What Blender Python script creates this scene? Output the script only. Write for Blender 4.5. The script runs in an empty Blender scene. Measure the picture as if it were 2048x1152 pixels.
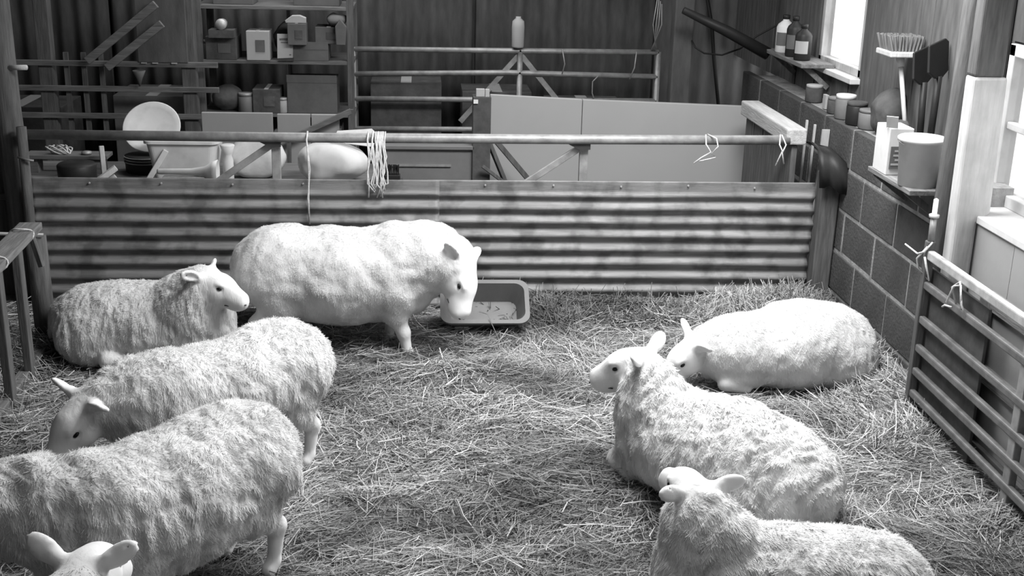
import bpy, math, random
import numpy as np
from mathutils import Vector, Matrix

random.seed(7)
RNG = np.random.default_rng(11)
SC = bpy.context.scene
COL = SC.collection

# ---------------------------------------------------------------- camera
F_PX, PITCH, YAW, ROLL, CAM_H = 2410.0, 0.3107, 0.0799, 0.0252, 2.0875
fwd = Vector((math.sin(YAW) * math.cos(PITCH), math.cos(YAW) * math.cos(PITCH), -math.sin(PITCH)))
r0 = Vector((math.cos(YAW), -math.sin(YAW), 0.0))
u0 = r0.cross(fwd)
rt = r0 * math.cos(ROLL) + u0 * math.sin(ROLL)
up = -r0 * math.sin(ROLL) + u0 * math.cos(ROLL)
cd = bpy.data.cameras.new('camera')
cd.sensor_width = 36.0
cd.lens = F_PX * 36.0 / 2048.0
cd.clip_start = 0.05
cam = bpy.data.objects.new('camera', cd)
COL.objects.link(cam)
m = Matrix((rt, up, -fwd)).transposed().to_4x4()
m.translation = (0, 0, CAM_H)
cam.matrix_world = m
SC.camera = cam

# ---------------------------------------------------------------- light
W = bpy.data.worlds.new('overcast_sky')
SC.world = W
W.use_nodes = True
W.node_tree.nodes['Background'].inputs[0].default_value = (1, 1, 1, 1)
W.node_tree.nodes['Background'].inputs[1].default_value = 2.0


def area(name, loc, target, sx, sy, power):
    l = bpy.data.lights.new(name, 'AREA')
    l.shape = 'RECTANGLE'
    l.size, l.size_y, l.energy = sx, sy, power
    l.color = (1, 1, 1)
    o = bpy.data.objects.new(name, l)
    COL.objects.link(o)
    o.location = loc
    d = Vector(target) - Vector(loc)
    o.rotation_euler = d.to_track_quat('-Z', 'Y').to_euler()
    return o


area('rooflight_over_pen', (1.15, 4.75, 2.85), (0.9, 4.6, 0), 0.9, 2.0, 265)
area('rooflight_near_camera', (0.9, 2.6, 2.85), (0.2, 3.4, 0), 2.2, 0.8, 34)
area('daylight_window_near', (2.46, 3.6, 1.35), (0.0, 3.8, 0.5), 1.4, 0.6, 22)
area('fill_back', (-0.4, 7.7, 2.85), (-0.4, 7.7, 0), 2.4, 0.8, 60)  # unseen fill light, added to brighten the back of the shed
area('daylight_window_far', (2.52, 6.9, 1.6), (0.8, 6.0, 0.8), 0.55, 0.55, 6)
SC.view_settings.view_transform = 'Standard'
SC.view_settings.look = 'None'
SC.view_settings.gamma = 1.0
SC.view_settings.use_curve_mapping = False
SC.view_settings.exposure = -0.38

# ---------------------------------------------------------------- noise


def _h(i, j, k):
    n = (i * 374761393 + j * 668265263 + k * 2147483647 + 1013904223) & 0xFFFFFFFF
    n = ((n ^ (n >> 13)) * 1274126177) & 0xFFFFFFFF
    n = ((n ^ (n >> 16)) * 2246822519) & 0xFFFFFFFF
    return ((n >> 8) & 0xFFFF) / 65535.0


def vnoise(p):
    p = np.asarray(p, np.float64)
    b = np.floor(p).astype(np.int64)
    f = p - b
    f = f * f * (3 - 2 * f)
    x, y, z = b[:, 0], b[:, 1], b[:, 2]
    r = 0
    for dx in (0, 1):
        wx = f[:, 0] if dx else 1 - f[:, 0]
        for dy in (0, 1):
            wy = f[:, 1] if dy else 1 - f[:, 1]
            for dz in (0, 1):
                wz = f[:, 2] if dz else 1 - f[:, 2]
                r = r + wx * wy * wz * _h(x + dx, y + dy, z + dz)
    return r * 2 - 1


def fbm(p, o=3):
    a, s, r = 1.0, 1.0, 0
    for i in range(o):
        r = r + a * vnoise(np.asarray(p) * s + 17.3 * i)
        a *= .5
        s *= 2.03
    return r


# ---------------------------------------------------------------- materials
MATS = {}


def mat(name, base, rough=.8, metal=0.0, var=.25, scale=8, stretch=(1, 1, 1), bump=.2, bscale=40,
        spots=0.0, spotscale=5, attr=None, coord='Object', emit=None, alpha=None):
    """grey procedural material: mottled base, optional dirt spots, bump"""
    M = bpy.data.materials.new(name)
    M.use_nodes = True
    nt = M.node_tree
    N, L = nt.nodes, nt.links
    bs = N['Principled BSDF']
    bs.inputs['Roughness'].default_value = rough
    bs.inputs['Metallic'].default_value = metal
    bs.inputs['Specular IOR Level'].default_value = .25
    tc = N.new('ShaderNodeTexCoord')
    mp = N.new('ShaderNodeMapping')
    mp.inputs['Scale'].default_value = stretch
    L.new(tc.outputs[coord], mp.inputs[0])
    n1 = N.new('ShaderNodeTexNoise')
    n1.inputs['Scale'].default_value = scale
    n1.inputs['Detail'].default_value = 6
    n1.inputs['Roughness'].default_value = .6
    L.new(mp.outputs[0], n1.inputs['Vector'])
    mr = N.new('ShaderNodeMapRange')
    mr.inputs[1].default_value, mr.inputs[2].default_value = .3, .7
    mr.inputs[3].default_value, mr.inputs[4].default_value = base * (1 - var), base * (1 + var)
    L.new(n1.outputs[0], mr.inputs[0])
    out = mr.outputs[0]
    if spots:
        n2 = N.new('ShaderNodeTexNoise')
        n2.inputs['Scale'].default_value = spotscale
        n2.inputs['Detail'].default_value = 8
        L.new(tc.outputs[coord], n2.inputs['Vector'])
        m2 = N.new('ShaderNodeMapRange')
        m2.inputs[1].default_value, m2.inputs[2].default_value = .48, .62
        m2.inputs[3].default_value, m2.inputs[4].default_value = 1.0, 1.0 - spots
        L.new(n2.outputs[0], m2.inputs[0])
        mu = N.new('ShaderNodeMath')
        mu.operation = 'MULTIPLY'
        L.new(out, mu.inputs[0])
        L.new(m2.outputs[0], mu.inputs[1])
        out = mu.outputs[0]
    if attr:
        at = N.new('ShaderNodeAttribute')
        at.attribute_name = attr
        mu = N.new('ShaderNodeMath')
        mu.operation = 'MULTIPLY'
        L.new(out, mu.inputs[0])
        L.new(at.outputs['Fac'], mu.inputs[1])
        out = mu.outputs[0]
    L.new(out, bs.inputs['Base Color'])
    if bump:
        n3 = N.new('ShaderNodeTexNoise')
        n3.inputs['Scale'].default_value = bscale
        n3.inputs['Detail'].default_value = 5
        L.new(mp.outputs[0], n3.inputs['Vector'])
        bp = N.new('ShaderNodeBump')
        bp.inputs['Strength'].default_value = bump
        bp.inputs['Distance'].default_value = .01
        L.new(n3.outputs[0], bp.inputs['Height'])
        L.new(bp.outputs[0], bs.inputs['Normal'])
    MATS[name] = M
    return M


mat('earth', .07, .95, var=.4, scale=9, bump=.6, bscale=60)
mat('bedding', .17, .95, var=.55, scale=22, bump=.9, bscale=90)
mat('straw', .42, .75, var=.2, scale=3, bump=0, attr='tone')
mat('block', .085, .95, var=.22, scale=7, bump=.5, bscale=70, spots=.3, spotscale=4)
mat('mortar', .30, .95, var=.3, scale=18, bump=.5, bscale=80)
mat('sheet', .22, .6, .25, var=.35, scale=4, stretch=(.6, 1, 7), bump=.15, bscale=30, spots=.45, spotscale=7)
mat('galv', .30, .5, .35, var=.3, scale=14, bump=.1)
mat('galv_shaded', .15, .5, .35, var=.3, scale=14, bump=.1)  # darker galv for the hurdle's lower bars, shade put into the colour
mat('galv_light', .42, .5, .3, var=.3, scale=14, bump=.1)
mat('darkmetal', .05, .6, .3, var=.3, scale=14, bump=.1)
mat('timber_x', .13, .85, var=.35, scale=5, stretch=(1, 9, 9), bump=.3, bscale=12)
mat('timber_y', .16, .85, var=.35, scale=5, stretch=(9, 1, 9), bump=.3, bscale=12)
mat('timber_z', .10, .85, var=.35, scale=5, stretch=(9, 9, 1), bump=.3, bscale=12)
mat('timber_pale', .50, .8, var=.15, scale=4, stretch=(9, 9, 1), bump=.2, bscale=12, spots=.2, spotscale=4)
mat('beam_pale', .42, .85, var=.2, scale=4, stretch=(9, 1, 9), bump=.3, bscale=12)
mat('board_wall', .10, .9, var=.3, scale=4, stretch=(6, 6, 1), bump=.08, bscale=10)
mat('cladding', .085, .8, var=.35, scale=3, stretch=(4, 4, 1), bump=.1)
mat('cladding_light', .13, .8, var=.25, scale=3, stretch=(4, 4, 1), bump=.1)
mat('roof', .12, .9, var=.2, bump=0)
mat('panel_white', .38, .6, var=.05, scale=2, bump=.03, spots=.06, spotscale=2)
mat('panel_grey', .30, .7, var=.08, scale=2, bump=.05)
mat('plastic_white', .62, .5, var=.06, scale=6, bump=.04, spots=.12, spotscale=9)
mat('plastic_grey', .16, .5, var=.12, scale=6, bump=.05)
mat('plastic_black', .02, .5, var=.2, scale=6, bump=.05)
mat('card', .11, .9, var=.2, scale=6, bump=.1)
mat('dull', .075, .9, var=.35, scale=9, bump=.2)
mat('cloth', .09, .95, var=.35, scale=9, bump=.4, bscale=20)
mat('paper', .36, .9, var=.06, scale=5, bump=.05)
mat('print', .12, .9, var=.1, scale=5, bump=0)
mat('twine', .55, .9, var=.25, scale=40, bump=.3, bscale=200)
mat('cable', .015, .6, var=.1, bump=0)
mat('hoof', .05, .6, var=.2, bump=.1)
mat('eye', .012, .15, var=.1, bump=0)
mat('skin', .06, .6, var=.2, bump=.1)
mat('bag_film', .6, .45, var=.2, scale=7, bump=.4, bscale=9)
mat('foliage_dust', .2, .9, var=.3, bump=.2)


def glass_mat():
    M = bpy.data.materials.new('window_glass')
    M.use_nodes = True
    N, L = M.node_tree.nodes, M.node_tree.links
    N.remove(N['Principled BSDF'])
    t = N.new('ShaderNodeBsdfTransparent')
    t.inputs[0].default_value = (.9, .9, .9, 1)
    g = N.new('ShaderNodeBsdfGlossy')
    g.inputs['Roughness'].default_value = .05
    mx = N.new('ShaderNodeMixShader')
    mx.inputs[0].default_value = .06
    L.new(t.outputs[0], mx.inputs[1])
    L.new(g.outputs[0], mx.inputs[2])
    L.new(mx.outputs[0], N['Material Output'].inputs[0])
    MATS['glass'] = M


glass_mat()


def wool_mat(name, stretch, bump, base):
    """fleece where the attribute 'wool' is 1, short white hair where it is 0"""
    M = bpy.data.materials.new(name)
    M.use_nodes = True
    N, L = M.node_tree.nodes, M.node_tree.links
    bs = N['Principled BSDF']
    bs.inputs['Roughness'].default_value = .95
    bs.inputs['Specular IOR Level'].default_value = .1
    bs.inputs['Sheen Weight'].default_value = .25
    at = N.new('ShaderNodeAttribute')
    at.attribute_name = 'wool'
    tc = N.new('ShaderNodeTexCoord')
    mp = N.new('ShaderNodeMapping')
    mp.inputs['Scale'].default_value = stretch
    L.new(tc.outputs['Object'], mp.inputs[0])
    n1 = N.new('ShaderNodeTexNoise')
    n1.inputs['Scale'].default_value = 6
    n1.inputs['Detail'].default_value = 5
    L.new(tc.outputs['Object'], n1.inputs['Vector'])
    mr = N.new('ShaderNodeMapRange')
    mr.inputs[1].default_value, mr.inputs[2].default_value = .3, .7
    mr.inputs[3].default_value, mr.inputs[4].default_value = base * .74, base * 1.12
    L.new(n1.outputs[0], mr.inputs[0])
    mx = N.new('ShaderNodeMix')
    mx.data_type = 'FLOAT'
    L.new(at.outputs['Fac'], mx.inputs[0])
    mx.inputs[2].default_value = .80
    L.new(mr.outputs[0], mx.inputs[3])
    L.new(mx.outputs[0], bs.inputs['Base Color'])
    n2 = N.new('ShaderNodeTexNoise')
    n2.inputs['Scale'].default_value = 40
    n2.inputs['Detail'].default_value = 4
    n2.inputs['Distortion'].default_value = .6
    L.new(mp.outputs[0], n2.inputs['Vector'])
    mu = N.new('ShaderNodeMath')
    mu.operation = 'MULTIPLY'
    ad = N.new('ShaderNodeMath')
    ad.operation = 'MULTIPLY_ADD'
    ad.inputs[1].default_value = .85
    ad.inputs[2].default_value = .15
    L.new(at.outputs['Fac'], ad.inputs[0])
    L.new(n2.outputs[0], mu.inputs[0])
    L.new(ad.outputs[0], mu.inputs[1])
    bp = N.new('ShaderNodeBump')
    bp.inputs['Strength'].default_value = bump
    bp.inputs['Distance'].default_value = .012
    L.new(mu.outputs[0], bp.inputs['Height'])
    L.new(bp.outputs[0], bs.inputs['Normal'])
    MATS[name] = M


wool_mat('wool_smooth', (1, 1, .6), .4, .64)
wool_mat('wool_lumpy', (1, 1, .6), .6, .64)
wool_mat('wool_crimped', (1.3, 1.3, .35), .8, .64)

# ---------------------------------------------------------------- geometry helpers


class G:
    def __init__(s):
        s.v, s.f = [], []

    def add(s, v, f):
        n = len(s.v)
        s.v += [tuple(float(c) for c in p) for p in v]
        s.f += [tuple(i + n for i in q) for q in f]
        return s

    def box(s, c, size, rot=None):
        hx, hy, hz = [a / 2 for a in size]
        P = [Vector((x * hx, y * hy, z * hz)) for z in (-1, 1) for y in (-1, 1) for x in (-1, 1)]
        R = rot if isinstance(rot, Matrix) else (Matrix.Rotation(rot, 3, 'Z') if rot else None)
        P = [(R @ p if R else p) + Vector(c) for p in P]
        return s.add(P, [(0, 2, 3, 1), (4, 5, 7, 6), (0, 1, 5, 4), (2, 6, 7, 3), (0, 4, 6, 2), (1, 3, 7, 5)])

    def bar(s, a, b, w, h, upv=(0, 0, 1)):
        a, b = Vector(a), Vector(b)
        x = (b - a).normalized()
        u = Vector(upv)
        y = u.cross(x)
        if y.length < 1e-4:
            y = Vector((0, 1, 0)).cross(x)
        y.normalize()
        z = x.cross(y)
        R = Matrix((x, y, z)).transposed()
        return s.box((a + b) / 2, ((b - a).length, w, h), R)

    def tube(s, pts, r, n=8, caps=True):
        pts = [Vector(p) for p in pts]
        rr = r if isinstance(r, (list, tuple)) else [r] * len(pts)
        V, Fc = [], []
        pu = None
        for i, p in enumerate(pts):
            t = (pts[min(i + 1, len(pts) - 1)] - pts[max(i - 1, 0)]).normalized()
            if pu is None:
                pu = Vector((0, 0, 1)) if abs(t.z) < .9 else Vector((1, 0, 0))
            a = (pu - t * pu.dot(t)).normalized()
            pu = a
            b = t.cross(a)
            for k in range(n):
                q = 2 * math.pi * k / n
                V.append(p + (a * math.cos(q) + b * math.sin(q)) * rr[i])
        for i in range(len(pts) - 1):
            for k in range(n):
                k2 = (k + 1) % n
                Fc.append((i * n + k, i * n + k2, (i + 1) * n + k2, (i + 1) * n + k))
        if caps:
            Fc.append(tuple(range(n))[::-1])
            Fc.append(tuple((len(pts) - 1) * n + k for k in range(n)))
        return s.add(V, Fc)

    def lathe(s, prof, n=24, c=(0, 0, 0), sx=1, sy=1, R=None):
        V, Fc = [], []
        for (r, z) in prof:
            for k in range(n):
                q = 2 * math.pi * k / n
                p = Vector((r * math.cos(q) * sx, r * math.sin(q) * sy, z))
                V.append((R @ p if R else p) + Vector(c))
        for i in range(len(prof) - 1):
            for k in range(n):
                k2 = (k + 1) % n
                Fc.append((i * n + k, i * n + k2, (i + 1) * n + k2, (i + 1) * n + k))
        Fc.append(tuple(range(n))[::-1])
        Fc.append(tuple((len(prof) - 1) * n + k for k in range(n)))
        return s.add(V, Fc)

    def prism(s, poly, d, R=None, c=(0, 0, 0)):
        """2-D outline (x, z) given the thickness d along y"""
        n = len(poly)
        P = [Vector((x, y, z)) for y in (-d / 2, d / 2) for (x, z) in poly]
        P = [(R @ p if R else p) + Vector(c) for p in P]
        Fc = [tuple(range(n)), tuple(range(n, 2 * n))[::-1]]
        for i in range(n):
            j = (i + 1) % n
            Fc.append((i, i + n, j + n, j))
        return s.add(P, Fc)

    def build(s, name, mt, parent=None, loc=None, smooth=False, bevel=0, kind=None):
        o3 = Vector(loc) if loc is not None else (Vector(parent_loc(parent)) if parent else Vector((0, 0, 0)))
        me = bpy.data.meshes.new(name)
        me.from_pydata([tuple(Vector(p) - o3) for p in s.v], [], s.f)
        me.materials.append(MATS[mt])
        if smooth:
            me.polygons.foreach_set('use_smooth', [True] * len(me.polygons))
        me.update()
        o = bpy.data.objects.new(name, me)
        COL.objects.link(o)
        if parent:
            o.parent = parent
            o.location = o3 - Vector(parent_loc(parent))
        else:
            o.location = o3
        if bevel:
            b = o.modifiers.new('bevel', 'BEVEL')
            b.width = bevel
            b.segments = 2
            b.limit_method = 'ANGLE'
        if kind:
            o['kind'] = kind
        return o


def parent_loc(o):
    p = Vector(o.location)
    while o.parent:
        o = o.parent
        p = p + Vector(o.location)
    return p


def tag(o, label, cat, group=None):
    o['label'] = label
    o['category'] = cat
    if group:
        o['group'] = group
    return o


def thing(name, loc, label, cat, group=None):
    o = bpy.data.objects.new(name, None)
    o.empty_display_size = .05
    COL.objects.link(o)
    o.location = loc
    return tag(o, label, cat, group)


def struct(o):
    o['kind'] = 'structure'
    return o


def mesh_np(name, V, Fq, mt, smooth=True, attrs=None, nside=4):
    me = bpy.data.meshes.new(name)
    V = np.asarray(V, np.float32)
    Fq = np.asarray(Fq, np.int32)
    me.vertices.add(len(V))
    me.vertices.foreach_set('co', V.ravel())
    me.loops.add(Fq.size)
    me.loops.foreach_set('vertex_index', Fq.ravel())
    me.polygons.add(len(Fq))
    me.polygons.foreach_set('loop_start', np.arange(0, Fq.size, nside, dtype=np.int32))
    me.polygons.foreach_set('use_smooth', np.full(len(Fq), smooth))
    for k, a in (attrs or {}).items():
        me.attributes.new(k, 'FLOAT', 'POINT').data.foreach_set('value', np.asarray(a, np.float32))
    me.materials.append(MATS[mt])
    me.update(calc_edges=True)
    me.validate()
    o = bpy.data.objects.new(name, me)
    COL.objects.link(o)
    return o


# ================================================================= SETTING
XW = 2.235      # face of the block wall
YB = 6.168      # plane of the corrugated sheet


def bedh(x, y):
    p = np.stack([x * 2.2, y * 2.2, np.zeros_like(x)], 1)
    h = .030 * fbm(p, 3) + .018 * vnoise(p * 4.1)
    # bedding heaps up against the sheet and the wall, and a low ridge behind the open middle
    h += .06 * np.exp(-((y - 6.1) / .22) ** 2) * (x > .2) + .05 * np.exp(-((x - 2.2) / .25) ** 2)
    h += .045 * np.exp(-((y - 5.15) / .10) ** 2 - ((x - .1) / .45) ** 2)
    return np.maximum(h, -.035) * np.clip((6.35 - y) / .1, 0, 1)


gx = np.linspace(-2.6, 2.5, 190)
gy = np.linspace(1.2, 6.35, 190)
GX, GY = np.meshgrid(gx, gy, indexing='ij')
hz = bedh(GX.ravel(), GY.ravel())
ii = np.arange(190 * 190).reshape(190, 190)
fq = np.stack([ii[:-1, :-1], ii[1:, :-1], ii[1:, 1:], ii[:-1, 1:]], -1).reshape(-1, 4)
bed = mesh_np('floor', np.stack([GX.ravel(), GY.ravel(), hz], 1), fq, 'bedding')
struct(bed)
# the hard floor of the rest of the shed, as further faces round the bedding (a second floor piece)
g = G()
g.box((-.2, 4.5, -.09), (8, 13, .1))
struct(g.build('floor', 'earth'))

# roof, out of view, keeps the back of the shed dark
g = G()
g.box((-.3, 4.4, 2.98), (7.4, 12.4, .06))
struct(g.build('ceiling', 'roof'))

# left wall and back wall
g = G()
g.box((-3.55, 4.5, 1.45), (.1, 10.2, 3.0))
struct(g.build('wall_left', 'board_wall'))


g = G()
g.box((-.3, -1.75, 1.45), (7.4, .1, 3.0))
struct(g.build('wall_front', 'board_wall'))


def corr_sheet(name, x0, x1, z0, z1, y, pitch, amp, mt, horiz=False, seed=0, nlen=40, parent=None, jag=0.0):
    """corrugated tin; horiz: ridges run along x"""
    if horiz:
        nz = int((z1 - z0) / pitch * 10) + 1
        us = np.linspace(0, 1, nlen)
        vs = np.linspace(0, 1, nz)
        U, V_ = np.meshgrid(us, vs, indexing='ij')
        X = x0 + (x1 - x0) * U
        Zc = z0 + (z1 - z0) * V_
        wv = .006 * vnoise(np.stack([X.ravel() * 2.3 + seed, Zc.ravel() * 3, X.ravel() * 0], 1)).reshape(U.shape)
        Yc = y + amp * np.sin(2 * np.pi * (z1 - Zc) / pitch - 1.2) * (1 + 18 * wv) + wv * 1.2
        flat = np.clip((z1 - Zc - .055) / .03, 0, 1)
        Yc = y + (Yc - y) * flat
        Zc = Zc + .5 * wv * flat
        if jag:
            X = X + (U > .97) * jag * vnoise(np.stack([Zc.ravel() * 25, Zc.ravel() * 0, Zc.ravel() * 0 + seed], 1)).reshape(U.shape)
    else:
        nx = int((x1 - x0) / pitch * 8) + 1
        us = np.linspace(0, 1, nx)
        vs = np.linspace(0, 1, 2)
        U, V_ = np.meshgrid(us, vs, indexing='ij')
        X = x0 + (x1 - x0) * U
        Zc = z0 + (z1 - z0) * V_
        Yc = y + amp * np.sin(2 * np.pi * X / pitch)
    n0, n1 = U.shape
    idx = np.arange(n0 * n1).reshape(n0, n1)
    q = np.stack([idx[:-1, :-1], idx[1:, :-1], idx[1:, 1:], idx[:-1, 1:]], -1).reshape(-1, 4)
    V3 = np.stack([X.ravel(), Yc.ravel(), Zc.ravel()], 1)
    c = V3.mean(0)
    c[2] = z0
    o = mesh_np(name, V3 - c, q, mt)
    o.location = c
    s = o.modifiers.new('thickness', 'SOLIDIFY')
    s.thickness = .0025
    return o


g = G()
g.box((-.3, 9.42, 1.45), (6.6, .1, 3.0))
wb = struct(g.build('wall_back', 'cladding'))
for (a, b, mt) in [(-3.45, -2.3, 'cladding'), (-2.28, -1.0, 'cladding'), (-.98, .4, 'cladding'),
                   (.42, 1.78, 'cladding'), (1.80, 2.9, 'cladding_light')]:
    o = corr_sheet('cladding_sheet', a, b, 0, 2.9, 9.30, .13, .014, mt)
    o.parent = wb

# right wall: block work, one block an object
g = G()
g.box((XW + .107, 6.38, .45), (.22, 3.34, 1.11))
wr = struct(g.build('wall_right', 'mortar'))
zc = [-.105, .12, .345, .57, .795]
g0 = G()
g0.box((0, 0, 0), (.05, .434, .208))
blk = g0.build('block', 'block', bevel=.006)
first = True
for ci, zb in enumerate(zc):
    y = 6.02 - .45 * 3 + (.225 if ci % 2 else 0)
    while y < 8.0:
        b = blk if first else blk.copy()
        if not first:
            COL.objects.link(b)
        first = False
        b.parent = wr
        b.location = (XW + .018 + random.uniform(-.003, .004), y + .225, zb + .1075)
        y += .45

# boarded upper part of the right wall (planks stand on the block work)
XU = 2.42
wz0, wz1 = 1.0, 2.95


def plank_wall(name, y0, y1, z0, z1, parent=None, x=XU, w=.15, mt='board_wall'):
    o_all = []
    y = y0
    while y < y1 - .02:
        ww = min(w, y1 - y)
        g = G()
        g.box((x + random.uniform(-.004, .004), y + ww / 2, (z0 + z1) / 2), (.022, ww - .006, z1 - z0))
        o_all.append(g.build('plank', mt, parent))
        y += ww
    return o_all


W1 = (6.53, 7.27, 1.20, 2.0)     # far window: y0 y1 z0 z1
W2 = (3.00, 4.86, .925, 1.58)    # near window
g = G()
g.box((XU + .04, 8.33, 1.98), (.05, 2.12, 1.94))
g.box((XU + .04, 5.695, 1.98), (.05, 1.67, 1.94))
g.box((XU + .04, 6.90, 1.10), (.05, .74, .20))
g.box((XU + .04, 6.90, 2.48), (.05, .74, .94))
g.box((XU + .04, 3.93, .45), (.05, 1.86, .90))
g.box((XU + .04, 3.93, 2.27), (.05, 1.86, 1.36))
g.box((XU + .04, .7, 1.47), (.05, 4.6, 2.95))
wu = struct(g.build('wall_right_upper', 'cladding'))
plank_wall('p', 4.88, 6.52, 1.0, 2.9, wu)
plank_wall('p', 7.28, 9.25, 1.0, 2.9, wu, w=.19)
plank_wall('p', 6.52, 7.28, 1.0, 1.17, wu)
plank_wall('p', 2.4, 4.70, 0, .895, wu, mt='panel_grey', w=.46, x=2.255)

# windows
def window(idx, wd, bars_y, bars_z, fw=.045, mt='timber_pale', sd=.2):
    y0, y1, z0, z1 = wd
    g = G()
    x = XU + .03
    g.box((x, (y0 + y1) / 2, z0 + fw / 2), (.06, y1 - y0, fw))
    g.box((x, (y0 + y1) / 2, z1 - fw / 2), (.06, y1 - y0, fw))
    g.box((x, y0 + fw / 2, (z0 + z1) / 2), (.06, fw, z1 - z0))
    g.box((x, y1 - fw / 2, (z0 + z1) / 2), (.06, fw, z1 - z0))
    for b in bars_y:
        g.box((x, b, (z0 + z1) / 2), (.04, .03, z1 - z0 - .02))
    for b in bars_z:
        g.box((x, (y0 + y1) / 2, b), (.04, y1 - y0 - .02, .03))
    w = struct(g.build('window_%d' % idx, mt, bevel=.004, loc=(XU, (y0 + y1) / 2, z0)))
    ys = [y0] + list(bars_y) + [y1]
    zs = [z0] + list(bars_z) + [z1]
    for i in range(len(ys) - 1):
        for j in range(len(zs) - 1):
            g = G()
            g.box((x + .005, (ys[i] + ys[i + 1]) / 2, (zs[j] + zs[j + 1]) / 2),
                  (.004, ys[i + 1] - ys[i] - .01, zs[j + 1] - zs[j] - .01))
            g.build('pane', 'glass', w)
    g = G()
    g.box((XU + .025 - sd / 2, (y0 + y1) / 2, z0 - .015), (sd, y1 - y0 + .06, .03))
    g.build('window_sill', 'plastic_white', w, bevel=.004)
    return w


window(1, W1, [], [], sd=.09)
window(2, W2, [4.25, 3.6], [1.25], .05, 'plastic_white', sd=.21)

# ================================================================= SHEEP
# every sheep: one closed surface grown from a signed distance field


def rotm(fv, upv):
    fv = np.array(fv, float)
    fv /= np.linalg.norm(fv)
    upv = np.array(upv, float)
    l = np.cross(upv, fv)
    l /= np.linalg.norm(l)
    u = np.cross(fv, l)
    return np.stack([fv, l, u], 1)      # columns: forward, left, up


class Field:
    def __init__(s):
        s.p = []

    def cone(s, a, b, ra, rb, k=.03, wool=1.0, op='u'):
        s.p.append(('c', np.array(a, float), np.array(b, float), ra, rb, k, wool, op))

    def ell(s, c, r, R=None, k=.04, wool=1.0, op='u'):
        s.p.append(('e', np.array(c, float), np.array(r, float), np.eye(3) if R is None else R, None, k, wool, op))

    def bounds(s):
        lo, hi = [], []
        for q in s.p:
            if q[7] != 'u':
                continue
            if q[0] == 'c':
                r = max(q[3], q[4])
                lo.append(np.minimum(q[1], q[2]) - r)
                hi.append(np.maximum(q[1], q[2]) + r)
            else:
                r = np.abs(q[3]) @ q[2]
                lo.append(q[1] - r)
                hi.append(q[1] + r)
        return np.min(lo, 0) - .04, np.max(hi, 0) + .04

    def prim(s, q, P):
        if q[0] == 'c':
            a, b = q[1], q[2]
            ab = b - a
            t = np.clip(((P - a) @ ab) / (ab @ ab), 0, 1)
            d = np.linalg.norm(P - a - t[:, None] * ab, axis=1) - (q[3] + (q[4] - q[3]) * t)
        else:
            L = (P - q[1]) @ q[3]
            k0 = np.linalg.norm(L / q[2], axis=1)
            k1 = np.linalg.norm(L / q[2] ** 2, axis=1) + 1e-9
            d = k0 * (k0 - 1) / k1
        return d

    def ev(s, P, want_wool=False):
        P = np.asarray(P, np.float64)
        d = np.full(len(P), 1.0)
        w = np.ones(len(P))
        for q in s.p:
            k = q[5]
            if q[0] == 'c':
                r = max(q[3], q[4])
                lo, hi = np.minimum(q[1], q[2]) - r, np.maximum(q[1], q[2]) + r
            else:
                r = np.abs(q[3]) @ q[2]
                lo, hi = q[1] - r, q[1] + r
            mg = k + .045
            sel = np.where(((P > lo - mg) & (P < hi + mg)).all(1))[0]
            if not len(sel):
                continue
            di = s.prim(q, P[sel])
            d0 = d[sel]
            if q[7] == 'u':
                h = np.clip(.5 + .5 * (d0 - di) / k, 0, 1)
                d[sel] = d0 * (1 - h) + di * h - k * h * (1 - h)
                w[sel] = w[sel] * (1 - h) + q[6] * h
            else:
                h = np.clip(.5 - .5 * (d0 + di) / k, 0, 1)
                d[sel] = d0 * (1 - h) - di * h + k * h * (1 - h)
        return (d, w) if want_wool else d


def surface(fd, h):
    lo, hi = fd.bounds()
    n = np.ceil((hi - lo) / h).astype(int) + 1
    ax = [lo[i] + h * np.arange(n[i]) for i in range(3)]
    P = np.stack(np.meshgrid(*ax, indexing='ij'), -1).reshape(-1, 3)
    D = fd.ev(P).reshape(n)
    ins = D < 0
    cs = [ins[i:n[0] - 1 + i, j:n[1] - 1 + j, k:n[2] - 1 + k] for i in (0, 1) for j in (0, 1) for k in (0, 1)]
    sm = sum(c.astype(np.int8) for c in cs)
    act = (sm > 0) & (sm < 8)
    I = np.argwhere(act)
    vid = np.full(act.shape, -1, np.int64)
    vid[act] = np.arange(len(I))
    acc = np.zeros((len(I), 3))
    cnt = np.zeros(len(I))
    for axis in range(3):
        o1, o2 = [a for a in range(3) if a != axis]
        for u in (0, 1):
            for v in (0, 1):
                off = np.zeros(3, int)
                off[o1], off[o2] = u, v
                A = I + off
                B = A.copy()
                B[:, axis] += 1
                da, db = D[tuple(A.T)], D[tuple(B.T)]
                cr = (da < 0) != (db < 0)
                t = np.where(cr, da / np.where(cr, da - db, 1), 0)
                p = off + np.zeros((len(I), 3))
                p[:, axis] += t
                acc[cr] += p[cr]
                cnt[cr] += 1
    V = lo + h * (I + acc / cnt[:, None])
    Q = []
    for axis in range(3):
        o1, o2 = (axis + 1) % 3, (axis + 2) % 3
        sl0 = [slice(None)] * 3
        sl1 = [slice(None)] * 3
        sl0[axis], sl1[axis] = slice(0, -1), slice(1, None)
        a, b = ins[tuple(sl0)], ins[tuple(sl1)]
        E_ = np.argwhere(a != b)
        E_ = E_[(E_[:, o1] > 0) & (E_[:, o2] > 0) & (E_[:, o1] < n[o1] - 1) & (E_[:, o2] < n[o2] - 1)]
        c = []
        for (u, v) in ((-1, -1), (0, -1), (0, 0), (-1, 0)):
            J = E_.copy()
            J[:, o1] += u
            J[:, o2] += v
            c.append(vid[tuple(J.T)])
        q = np.stack(c, 1)
        flip = ~a[tuple(E_.T)]
        q[flip] = q[flip][:, ::-1]
        Q.append(q)
    return V, np.concatenate(Q)


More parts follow.
